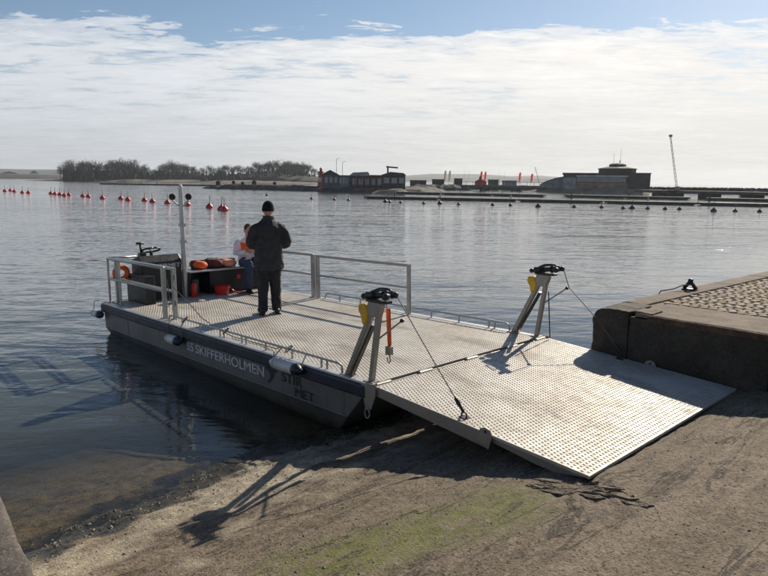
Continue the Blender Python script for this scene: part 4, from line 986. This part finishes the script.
def pontoon(p0, p1, label, wid=2.4, h=.42, seg=10.):
    d = p1 - p0; L_ = d.length; a = math.atan2(d.y, d.x)
    root = empty('floating_pontoon', Matrix.Translation(p0) @ Matrix.Rotation(a, 4, 'Z')); tag(root, label, 'pontoon')
    n = max(1, int(L_ / seg)); s = L_ / n
    for i in range(n):
        MB().box(i * s + .08, (i + 1) * s - .08, -wid / 2, wid / 2, .12, h).build('pontoon_deck', M_PONT, root, bevel=.03)
        MB().box(i * s + .5, (i + 1) * s - .5, -wid / 2 + .15, wid / 2 - .15, -.4, .118).build('float', M_CONC, root)
    for i in range(int(L_ / 9)):
        x = 4 + i * 9 + random.uniform(-1.5, 1.5)
        MB().box(x - .10, x + .10, wid / 2 - .3, wid / 2 - .1, h, h + random.choice((.35, .5, .9))).build('service_post', random.choice((M_PONT, M_PALE, M_PONT)), root)
    return root
pontoon(on_z(366.5, 198.5), on_z(800, 207.3), 'long dark floating pontoon across the right half of the bay, nearer of two', 2.6, .40)
pontoon(on_z(398, 194), on_z(545, 197), 'farther dark pontoon stretch left of the gap, behind the long pontoon', 2.4, .5)
pontoon(on_z(566, 197.2), on_z(690, 200), 'farther dark pontoon stretch right of the gap, before the domed building', 2.4, .5)
pontoon(on_z(706, 200.4), on_z(800, 202.6), 'short farther pontoon stretch at the right edge of the view', 2.4, .5)
pontoon(on_z(102, 184.4), on_z(236, 186.6), 'thin floating pontoon in front of the wooded shore on the left', 2.6, .6)
def rubble(name, pts, label, wid, h, mat, kind='structure', seed=1):
    """bank with an uneven crest along pts (px, distance)"""
    P = [far(a, d) for a, d in pts]; mb = MB(); rs = random.Random(seed)
    Q = []
    for a, b in zip(P[:-1], P[1:]):
        n = max(2, int((b - a).length / (wid * .25)))
        Q += [a.lerp(b, i / n) for i in range(n)]
    Q.append(P[-1]); n = len(Q); rows = 7; vs = []
    for i, q in enumerate(Q):
        d = (Q[min(i + 1, n - 1)] - Q[max(i - 1, 0)]).normalized(); s = Vector((-d.y, d.x, 0))
        e = min(1., 4. * i / n, 4. * (n - 1 - i) / n) ** .5 if n > 3 else 1
        for k in range(rows):
            t = k / (rows - 1); x = (t - .5) * wid; z = h * max(0, math.sin(math.pi * t)) ** .7 * (.35 + .65 * e)
            vs.append(q + s * (x * (1 + .1 * rs.uniform(-1, 1))) + Vector((rs.uniform(-.1, .1) * wid * .2, 0, -.6 + z + rs.uniform(-.12, .12) * h)))
    fs = [(i * rows + k, (i + 1) * rows + k, (i + 1) * rows + k + 1, i * rows + k + 1) for i in range(n - 1) for k in range(rows - 1)]
    mb.add(vs, fs); o = mb.build(name, mat); tag(o, label, kind=kind); return o
# left: low far land and the wooded point
rubble('far_land', [(-60, 1500), (0, 1300), (40, 1250), (78, 1300)], 'low far land at the left edge of the horizon', 120, 9, M_LAND, seed=2)
rubble('hills', [(380, 3300), (430, 3300), (480, 3350), (540, 3300), (600, 3350)], 'pale distant hills on the horizon', 500, 38, M_LAND, seed=3)
rubble('hills', [(-40, 3400), (60, 3400), (130, 3300)], 'pale distant hills behind the left shore', 500, 40, M_LAND, seed=4)
rubble('sand_shore', [(30, 600), (100, 590), (180, 560), (260, 520), (330, 500)], 'pale sandy shore below the wooded point', 40, 2.6, M_SAND, seed=5)
rubble('wooded_hill', [(62, 640), (120, 640), (200, 620), (270, 580), (335, 560)], 'low rising ground of the wooded point', 60, 7, M_LAND, seed=6)
rubble('wooded_hill', [(215, 620), (265, 560), (300, 540), (338, 530)], 'hill under the house on the wooded point', 60, 8, M_LAND, seed=7)
M_BARK = mat_far('bare_bark', (.040, .038, .037), .9, .3, .5)
def make_tree(seed, H=15., spread=1.):
    rs = random.Random(seed); tr = MB(); cr = MB()
    lean = Vector((rs.uniform(-.06, .06), rs.uniform(-.06, .06), 1)) * H
    tk = lambda t: Vector((0, 0, -.5)) + lean * t
    tr.tube([tk(0), tk(.25), tk(.5), tk(.8)], [H * .024, H * .019, H * .013, H * .005], 6, caps=False)
    lobes = [(Vector((math.cos(a), math.sin(a), 0)) * H * .20 * spread * rs.uniform(.5, 1.2) + Vector((0, 0, H * rs.uniform(.45, .80))), H * rs.uniform(.15, .24)) for a in [rs.uniform(0, 6.28) for _ in range(6)]] + [(Vector((0, 0, H * .74)), H * .22)]
    for c, lr in lobes:
        base = tk(rs.uniform(.18, .45))
        tr.tube([base, base.lerp(c, .5) + Vector((0, 0, -.03 * H)), c], [H * .011, H * .008, H * .004], 4, caps=False)
        for k in range(13):
            d = Vector((rs.gauss(0, 1), rs.gauss(0, 1), rs.gauss(.25, .9))).normalized(); e = c + d * lr * rs.uniform(.6, 1.0); st = base.lerp(c, rs.uniform(.45, 1.))
            md = st.lerp(e, .55) + Vector((0, 0, -.01 * H)); cr.tube([st, md, e], [H * .0042, H * .003, H * .0016], 3, caps=False)
            for q in range(12):
                p = md.lerp(e, rs.uniform(-.3, 1.)); dd = (d + Vector((rs.gauss(0, .7), rs.gauss(0, .7), rs.gauss(.15, .6)))).normalized() * H * rs.uniform(.04, .095)
                cr.tube([p, p + dd], [H * .0017, H * .0010], 3, caps=False)
    zmax = max(v[2] for v in cr.v); k = H / zmax
    for q in (tr, cr): q.v = [(a * k, b * k, c * k) for a, b, c in q.v]
    a, b = tr.mesh('trunk'), cr.mesh('crown')
    for me in (a, b): me.materials.append(M_BARK)
    return a, b
TREES = [make_tree(s, 15., sp_) for s, sp_ in ((1, .85), (2, 1.0), (3, .75), (4, .9), (5, 1.05), (6, .65))]
def tree(px, dist, h, z, label, group):
    v = random.choice(TREES); kw = h / 15 * random.uniform(1.05, 1.6); root = empty('bare_tree', Matrix.Translation(far(px, dist, z)) @ Matrix.Rotation(random.uniform(0, 6.28), 4, 'Z')); tag(root, label, 'tree', group)
    for nm, me in zip(('trunk', 'crown'), v):
        o = bpy.data.objects.new(nm, me); C.objects.link(o); o.parent = root; k = h / 15; o.scale = (kw, kw, k)
spots = []
def crest(px): return float(np.interp(px, [55, 62, 80, 95, 108, 118, 130, 145, 152, 160, 175, 188, 200, 212, 222, 235, 250, 262, 275, 292, 305, 318, 335, 360], [166, 163, 161, 161, 164, 158, 159, 163, 169, 162, 161, 164, 167, 166, 163, 166, 164, 161, 158, 160, 161, 171, 172, 174]))
px = 61.
while px < 336:
    d = 600 + random.uniform(-35, 45) if px < 200 else 570 + random.uniform(-50, 40)
    spots.append((px, d)); px += random.uniform(2.4, 4.2)
for i, (px, d) in enumerate(spots):
    hz = HZ + (px - 384) * math.tan(ROLL); top = (hz - crest(px)) / F * d + CAMZ; zb = float(np.interp(px, [60, 120, 200, 250, 300, 340], [1.5, 2, 3, 5, 6, 3]))
    tree(px, d, max(5, (top - zb) * random.uniform(.72, 1.06)), zb, '%s bare tree from the left end of the wooded point' % ORD[i + 1] if i + 1 < len(ORD) else 'bare tree at the right end of the wooded point', 'bare trees on the wooded point')
def thicket():
    mb = MB(); rs = random.Random(12)
    for i in range(8000):
        px = rs.uniform(64, 338); d = (585 if px < 200 else 545) + rs.uniform(-12, 60)
        hz = HZ + (px - 384) * math.tan(ROLL); top = (hz - crest(px)) / F * d + CAMZ
        h = max(1.8, (top) * rs.uniform(.2, .62)); p = far(px, d, 0.5)
        a = rs.uniform(0, 6.28); w_ = rs.uniform(.8, 2.6); t = Vector((math.cos(a), math.sin(a), 0))
        q = p + Vector((0, 0, h * rs.uniform(.4, 1)))
        mb.add([p + t * w_ * .3, p - t * w_ * .3, q + Vector((rs.uniform(-1, 1), rs.uniform(-1, 1), 0)) - t * w_ * .16, q + t * w_ * .16], [(0, 1, 2, 3)])
    tag(mb.build('thicket', M_BARK, fix=False), 'dense leafless undergrowth of the wooded point', kind='stuff')
thicket()
# simple far buildings with real openings as parts
def block(root, x0, x1, y0, y1, z0, z1, mat, name='wall'): return MB().box(x0, x1, y0, y1, z0, z1).build(name, mat, root)
def frame_at(px, dist, z=0.):
    p = far(px, dist, z); return Matrix.Translation(p) @ Matrix.Rotation(-math.atan2(p.x, p.y), 4, 'Z')     # x to the right, y away
def win(wall, x0, x1, y, z0, z1, frame=M_PALE):
    f = MB().box(x0, x1, y - .05, y + .02, z0, z1).build('window', M_GLASS, wall)
    MB().box(x0 - .06, x1 + .06, y - .10, y - .051, z1, z1 + .08).build('frame', frame, f); return f
S1 = 160 / F
def bld(px0, px1, dist, name, label, cat='building'):
    r = empty(name, frame_at(px0, dist)); tag(r, label, cat); return r, dist / F
# house on the hill
r, s = bld(279, 304, 600, 'hill_house', 'house with a pitched roof on the hill of the wooded point')
wl = block(r, 0, 25 * s, 0, 9, 6, 14.6, mat_far('brown_render', (.10, .085, .075)))
for k in range(6): win(wl, 1.5 + k * 3.3, 3 + k * 3.3, -.02, 11.2, 13.0)
MB().prism([(-.5, 14.5), (25 * s + .5, 14.5), (20 * s, 16.6), (5 * s, 16.6)], lambda p: (p[0], -.5, p[1]), lambda p: (p[0], 9.5, p[1])).build('roof', M_ASPH, r)
# white shed far left
r, s = bld(2, 14, 1380, 'white_shed', 'white low shed on the far left shore'); wl = block(r, 0, 12 * s, 0, 12, 3, 9.5, M_WHITEP); MB().prism([(-1, 9.5), (12 * s + 1, 9.5), (6 * s, 13)], lambda p: (p[0], -1, p[1]), lambda p: (p[0], 13, p[1])).build('roof', M_ASPH, r)
r, s = bld(31, 37, 1380, 'white_cottage', 'tiny bright white cottage to the right of the white shed'); wl = block(r, 0, 6 * s, 0, 9, 3, 11, M_WHITEP); MB().prism([(-1, 11), (6 * s + 1, 11), (3 * s, 15)], lambda p: (p[0], -1, p[1]), lambda p: (p[0], 10, p[1])).build('roof', M_ASPH, r)
# jetty with sheds left of the restaurant
rubble('breakwater', [(205, 205), (250, 190), (315, 172), (345, 165)], 'dark rock breakwater left of the black buildings', 5, 2.0, M_ROCK, seed=8)
for i, (a, w_, h, lab) in enumerate(((216, 4, 2.0, 'first small dark shed from the left on the breakwater'), (232, 3, 2.2, 'second small dark shed from the left on the breakwater'), (241, 3, 1.7, 'third small dark shed from the left on the breakwater'), (252, 4, 2.4, 'fourth small dark shed from the left on the breakwater'), (273, 3, 1.9, 'fifth small dark shed from the left on the breakwater'))):
    d = 205 - (a - 205) * .3; r, s = bld(a, a + w_, d, 'harbour_shed', lab, 'shed'); r['group'] = 'small sheds on the breakwater'
    h *= .55; block(r, 0, w_ * s, 0, 2, .6, .8 + h, M_DKWALL); MB().prism([(-.2, .8 + h), (w_ * s + .2, .8 + h), (w_ * s * .5, 1.3 + h)], lambda p: (p[0], -.2, p[1]), lambda p: (p[0], 2.2, p[1])).build('roof', M_ASPH, r)
# red and white harbour light
r = empty('harbour_light', frame_at(321, 172)); tag(r, 'red and pale harbour light tower left of the black buildings', 'lighthouse')
MB().lathe([(.8, 1.0), (2.2, .85)], (0, 0, 0), (0, 0, 1), 12).build('tower', M_REDP, r, smooth=True); MB().lathe([(2.2, .85), (3.5, .72)], (0, 0, 0), (0, 0, 1), 12).build('tower_band', M_PALE, r, smooth=True); MB().lathe([(3.5, .72), (4.8, .6)], (0, 0, 0), (0, 0, 1), 12).build('tower', M_REDP, r, smooth=True)
MB().lathe([(4.8, .8), (4.95, .8)], (0, 0, 0), (0, 0, 1), 12).build('gallery', M_ASPH, r); MB().lathe([(4.95, .38), (5.7, .38), (6.0, .1), (6.2, 0)], (0, 0, 0), (0, 0, 1), 10).build('lantern', M_REDP, r, smooth=True)
# black restaurant buildings in the middle
rubble('point', [(318, 168), (350, 160), (385, 160), (412, 165), (440, 190)], 'rocky point under the black buildings', 9, 2.0, M_ROCK, seed=9)
r, s = bld(322, 352, 162, 'black_boathouse', 'black gabled boathouse at the left end of the point')
wl = block(r, 0, 16 * s, 0, 7, .8, 4.2, mat_far('slate_wall', (.085, .095, .105))); MB().prism([(-.3, 4.1), (16 * s + .3, 4.1), (8 * s, 5.3)], lambda p: (p[0], -.3, p[1]), lambda p: (p[0], 7.3, p[1])).build('roof', M_ASPH, r)
for k in range(3): win(wl, .7 + k * 1.15, 1.4 + k * 1.15, -.02, 2.2, 3.4)
wl = block(r, 16 * s + .02, 30 * s, .4, 6, .8, 3.8, mat_far('grey_green_wall', (.17, .19, .19))); MB().box(16 * s - .1, 30 * s + .2, .2, 6.2, 3.8, 4.05).build('roof', M_ASPH, r)
for k in range(4): win(wl, 16 * s + .3 + k * .8, 16 * s + .8 + k * .8, .38, 2.0, 3.2)
r, s = bld(350, 384, 158, 'sauna_pavilion', 'low black pavilion with terrace posts right of the boathouse')
wl = block(r, 0, 33 * s, 1.5, 8, .8, 3.9, M_DKWALL); MB().prism([(-.3, 3.9), (20 * s, 3.9), (18 * s, 4.9), (3 * s, 4.7)], lambda p: (p[0], 1.2, p[1]), lambda p: (p[0], 8.3, p[1])).build('roof', M_GREY, r)
MB().box(20 * s + .02, 33 * s + .3, 1.2, 8.3, 3.9, 4.15).build('flat_roof', M_ASPH, r)
for k in range(5): win(wl, .6 + k * 1.5, 1.6 + k * 1.5, 1.48, 1.8, 3.2)
M_RUSTP = mat_far('red_brown_post', (.20, .075, .05))
for k in range(6): MB().box(1.2 + k * 1.35, 1.32 + k * 1.35, -.4, -.28, .6, 3.2).build('terrace_post', M_RUSTP, r)
MB().box(1.1, 8.1, -.45, -.25, 3.2, 3.4).build('terrace_beam', M_RUSTP, r); MB().box(.4, 8.4, -.6, 1.45, .7, .95).build('terrace_deck', M_RUSTP, r)
r, s = bld(382, 405, 160, 'black_hall', 'flat-roofed black hall with a rooftop lookout at the right of the point')
wl = block(r, 0, 23 * s, 0, 8, .9, 4.2, M_DKWALL); MB().prism([(-.2, 4.2), (23 * s + .2, 4.2), (21 * s, 4.7), (8 * s, 4.95)], lambda p: (p[0], -.2, p[1]), lambda p: (p[0], 8.2, p[1])).build('roof', M_ASPH, r)
for k in range(3): win(wl, .5 + k * 1.8, 1.8 + k * 1.8, -.02, 2.2, 3.4)
MB().box(1.2, 1.6, 3, 3.4, 4.4, 6.4).build('lookout_post', M_ASPH, r); MB().bar((1.0, 3.2, 6.2), (3.9, 3.2, 6.0), .8, .35).build('lookout_boom', M_ASPH, r)
rubble('sand_bank', [(372, 150), (392, 150), (410, 152)], 'pale sand bank before the black hall', 4, 1.6, M_SAND, seed=10)
for i, (a, h) in enumerate(((336.5, 8.0), (342.5, 7.2))):
    r = empty('lamp_mast', frame_at(a, 168)); tag(r, '%s thin lamp mast behind the black boathouse' % ('taller left' if i == 0 else 'shorter right'), 'mast')
    MB().tube([(0, 0, .5), (0, 0, h)], .06, 6).build('pole', M_STEEL, r); MB().tube([(0, 0, h), (.3, 0, h + .3), (.8, 0, h + .25)], .05, 6).build('lamp_arm', M_STEEL, r)
# jetty bridge in the centre
rubble('breakwater', [(398, 205), (440, 215), (470, 222)], 'low dark rock breakwater behind the long pontoons', 6, 2.4, M_ROCK, seed=11)
def bridge(pa, da, pb, db, zt, label, th=.7, rail=True, piers=(), mat=M_CONC):
    p0, p1 = far(pa, da), far(pb, db); d = p1 - p0; L_ = d.length
    r = empty('jetty_bridge', Matrix.Translation(p0) @ Matrix.Rotation(math.atan2(d.y, d.x), 4, 'Z')); tag(r, label, 'bridge')
    MB().box(0, L_, -1.5, 1.5, zt - th, zt).build('bridge_deck', mat, r)
    for t in piers: MB().box(t * L_ - 1.6, t * L_ + 1.6, -1.3, 1.3, -.5, zt - th - .002).build('pier', M_ROCK, r, bevel=.15)
    n = int(L_ / 2.2)
    if rail:
        for i in range(n + 1): MB().box(i * L_ / n - .05, i * L_ / n + .05, -1.45, -1.35, zt, zt + 1.0).build('rail_post', M_PONT, r)
        MB().box(0, L_, -1.46, -1.38, zt + 1.0, zt + 1.08).build('hand_rail', M_PONT, r)
    return r
bridge(455, 222, 572, 210, 1.75, 'dark jetty bridge in the middle distance carrying the red flags', .8, True, (.06, .28, .55))
r, s = bld(474, 487, 219, 'red_kiosk', 'red cone-roofed kiosk standing on the jetty bridge', 'kiosk')
MB().box(.2, 4.0, -1, 1, 1.75, 2.8).build('kiosk_wall', M_REDP, r); MB().prism([(.0, 2.8), (4.2, 2.8), (2.5, 3.6), (2.3, 4.6), (1.7, 4.6), (1.5, 3.6)], lambda p: (p[0], -1.2, p[1]), lambda p: (p[0], 1.2, p[1])).build('kiosk_roof', mat_far('dull_red_cloth', (.34, .06, .055)), r)
def flag(px, dist, top, z0, mat, label):
    r = empty('feather_flag', frame_at(px, dist, z0)); tag(r, label, 'flag', 'feather flags on the jetty'); h = top - z0
    MB().tube([(0, 0, 0), (0, 0, h * .7), (.15, 0, h * .92), (.5, 0, h)], .05, 6).build('pole', M_STEEL, r)
    pts = [(.06, h * .24), (.42, h * .30), (.60, h * .60), (.72, h * .90), (.5, h * .985), (.16, h * .93), (.06, h * .7)]
    MB().prism(pts, lambda p: (p[0], -.02 + .06 * math.sin(p[1]), p[1]), lambda p: (p[0], .02 + .06 * math.sin(p[1]), p[1])).build('flag_cloth', mat, r)
for i, (a, top, mt) in enumerate(((444, 6.4, M_FLAGW), (448.5, 6.4, M_FLAGW), (480, 6.3, M_FLAGR), (484, 6.2, M_FLAGR), (518.5, 6.0, M_FLAGR), (530.5, 5.6, M_FLAGR))):
    flag(a, 222 - (a - 455) * .1 if a > 455 else 216, top, 1.7, mt, '%s %s feather flag from the left on the jetty' % (ORD[i + 1] if i < 2 else ORD[i - 1], 'cream' if i < 2 else 'red'))
for i, (a, h) in enumerate(((464, 6.5), (468.5, 6.6), (499, 6.4), (504, 6.2))):
    r = empty('bare_flagpole', frame_at(a, 224)); tag(r, '%s bare white flagpole from the left on the jetty' % ORD[i + 1], 'flagpole', 'bare flagpoles on the jetty'); MB().tube([(0, 0, 1.2), (0, 0, h)], [.05, .03], 6).build('pole', M_WHITEP, r); MB().ell((0, 0, h), .08, .08, .08, 8, 5).build('finial', M_WHITEP, r)
r = empty('derrick', frame_at(537.5, 205)); tag(r, 'thin red derrick leaning left beside the curved roof', 'derrick'); MB().tube([(.8, 0, 1.2), (-.9, 0, 7.4)], .07, 6).build('boom', M_REDP, r); MB().tube([(-.9, 0, 7.4), (-.9, 0, 5.6)], .03, 6).build('hook_line', M_STEEL, r)
# sheds and shrubs behind the jetty
for i, (a, w_, h, mt) in enumerate(((410, 16, 1.4, M_LAND), (432, 12, 1.8, M_LAND), (454, 8, 2.2, M_LAND), (488, 10, 1.9, mat_far('green_container', (.05, .085, .06))), (502, 14, 1.6, M_GREY))):
    r, s = bld(a, a + w_, 245, 'low_store', '%s low store building from the left behind the jetty' % ORD[i + 1]); r['group'] = 'low stores behind the jetty'
    block(r, 0, w_ * s, 0, 4, .8, 1.6 + h, mt); MB().box(-.2, w_ * s + .2, -.2, 4.2, 1.6 + h, 1.8 + h).build('roof', M_ASPH, r)
rubble('shore_strip', [(400, 250), (470, 252), (545, 245), (590, 235)], 'low dark shore strip behind the jetty', 10, 2.2, M_LAND, seed=14)
# restaurant with the dome on the right
rubble('point', [(530, 212), (570, 205), (620, 200), (660, 198)], 'rocky point under the domed restaurant', 14, 2.0, M_SAND, seed=12)
r, s = bld(538, 568, 206, 'curved_roof_hall', 'grey hall with a sloping curved roof left of the domed building')
arc = [(0, 1.2), (30 * s, 1.2), (30 * s, 4.6), (24 * s, 4.5), (16 * s, 4.0), (8 * s, 3.1), (2 * s, 2.0)]
MB().prism(arc, lambda p: (p[0], 0, p[1]), lambda p: (p[0], 10, p[1])).build('curved_wall', M_GREY, r)
for i in range(2, len(arc) - 1): MB().bar((arc[i][0], 5, arc[i][1] + .1), (arc[i + 1][0], 5, arc[i + 1][1] + .1), 10.6, .2).build('roof_panel', M_ASPH, r)
r, s = bld(563, 640, 202, 'domed_restaurant', 'dark restaurant building with a low octagonal dome and glazed front')
wl = block(r, 0, 58 * s, 0, 12, 1.0, 5.2, mat_far('dark_grey_wall', (.05, .052, .055)))
for k in range(15): win(wl, 12 * s + .1 + k * .92, 12 * s + .86 + k * .92, -.02, 3.1, 4.5, M_PALE)
block(r, 0, 11.5 * s, -.6, -.01, 1.0, 4.3, M_GREY, 'annex'); MB().box(-.3, 58 * s, -.4, 12.3, 5.2, 5.7).build('roof', M_ASPH, r)
MB().box(11.8 * s, 58 * s, -.9, -.05, 4.7, 4.95).build('canopy', M_WHITEP, r)
MB().box(11.8 * s, 58 * s, -.5, -.012, 1.0, 2.9).build('terrace_wall', mat_far('sandstone', (.20, .15, .10)), r)
block(r, 58 * s + .02, 77 * s, -1.2, 12, 1.0, 5.6, M_DKWALL, 'tower_wall'); MB().box(58 * s, 77 * s + .2, -1.4, 12.2, 5.6, 5.8).build('roof', M_ASPH, r)
cxd = 49.5 * s
dm = MB(); dm.lathe([(5.7, 5.3), (6.9, 5.3)], (cxd, 6, 0), (0, 0, 1), 8); dw = dm.build('dome_drum', M_DKWALL, r)
MB().lathe([(6.9, 5.6), (7.1, 5.6), (7.7, 2.8), (7.75, 2.4), (8.3, 2.4), (8.6, 1.6), (8.7, 0)], (cxd, 6, 0), (0, 0, 1), 8).build('dome', M_ASPH, r)
MB().tube([(cxd + .6, 6, 8.6), (cxd + .6, 6, 9.6)], .14, 6).build('vent_pipe', M_ASPH, r)
for dx, zt in ((-1.2, 11.6), (.7, 12.8)): MB().tube([(cxd + dx, 6, 8.2), (cxd + dx, 6, zt)], .04, 5).build('antenna', M_STEEL, r)
# bridge and planted mole at the right edge
rubble('breakwater', [(632, 232), (680, 228), (740, 222), (810, 218)], 'dark planted breakwater at the right edge behind the bridge', 7, 1.9, M_LAND, seed=13)
def hedge():
    mb = MB(); rs = random.Random(31)
    for i in range(1500):
        px = rs.uniform(636, 806); d = 226 - (px - 680) * .06 + rs.uniform(-1.5, 1.5); p = far(px, d, 1.0); h = rs.uniform(.3, .85); a = rs.uniform(0, 6.28); t_ = Vector((math.cos(a), math.sin(a), 0)) * rs.uniform(.2, .5)
        q = p + Vector((rs.uniform(-.3, .3), rs.uniform(-.3, .3), h)); mb.add([p - t_, p + t_, q + t_ * .6, q - t_ * .6], [(0, 1, 2, 3)])
    tag(mb.build('hedge', M_LAND, fix=False), 'low dark scrub along the breakwater at the right edge', kind='stuff')
hedge()
bridge(640, 150, 810, 128, 1.5, 'low concrete footbridge on piers at the right behind the pontoons', .55, False, (.17, .48, .72))
r = empty('mast_crane', frame_at(677, 143)); tag(r, 'tall leaning mast crane on the pier of the footbridge', 'crane')
MB().box(-1.8, 1.4, -1.4, 1.4, -.5, 1.55).build('crane_base', M_ROCK, r, bevel=.1)
for dx in (-.16, .16): MB().bar((.1 + dx, 0, 1.5), (-1.9 + dx * .6, 0, 12.0), .09, .09).build('mast_chord', M_STEEL, r)
for k in range(14):
    t0, t1 = k / 14, (k + 1) / 14; a = (.1 - 2.0 * t0 + (-.16 if k % 2 else .16) * (1 - .4 * t0), 0, 1.5 + 10.5 * t0); b = (.1 - 2.0 * t1 + (.16 if k % 2 else -.16) * (1 - .4 * t1), 0, 1.5 + 10.5 * t1)
    MB().tube([a, b], .028, 4).build('lattice', M_STEEL, r)
MB().box(-2.2, -1.55, -.25, .25, 11.9, 12.35).build('crane_head', M_STEEL, r, bevel=.04); MB().box(-.3, .6, -.3, .3, 1.55, 2.3).build('winch_box', M_STEEL, r, bevel=.04)

# ------------------------------------------------------------------ air
t = NT('air_haze'); t.N.remove(t.b); v = t.N.new('ShaderNodeVolumePrincipled'); v.inputs['Color'].default_value = (.80, .86, .93, 1); v.inputs['Density'].default_value = HAZE_D if 'HAZE_D' in globals() else 0.00014
v.inputs['Anisotropy'].default_value = .35
t.L.new(v.outputs[0], t.out.inputs['Volume'])
hz_ = MB().box(-4100, 4100, -120, 4100, -4, 75).build('haze', t.m); tag(hz_, 'thin bluish haze in the air over the bay', kind='stuff')
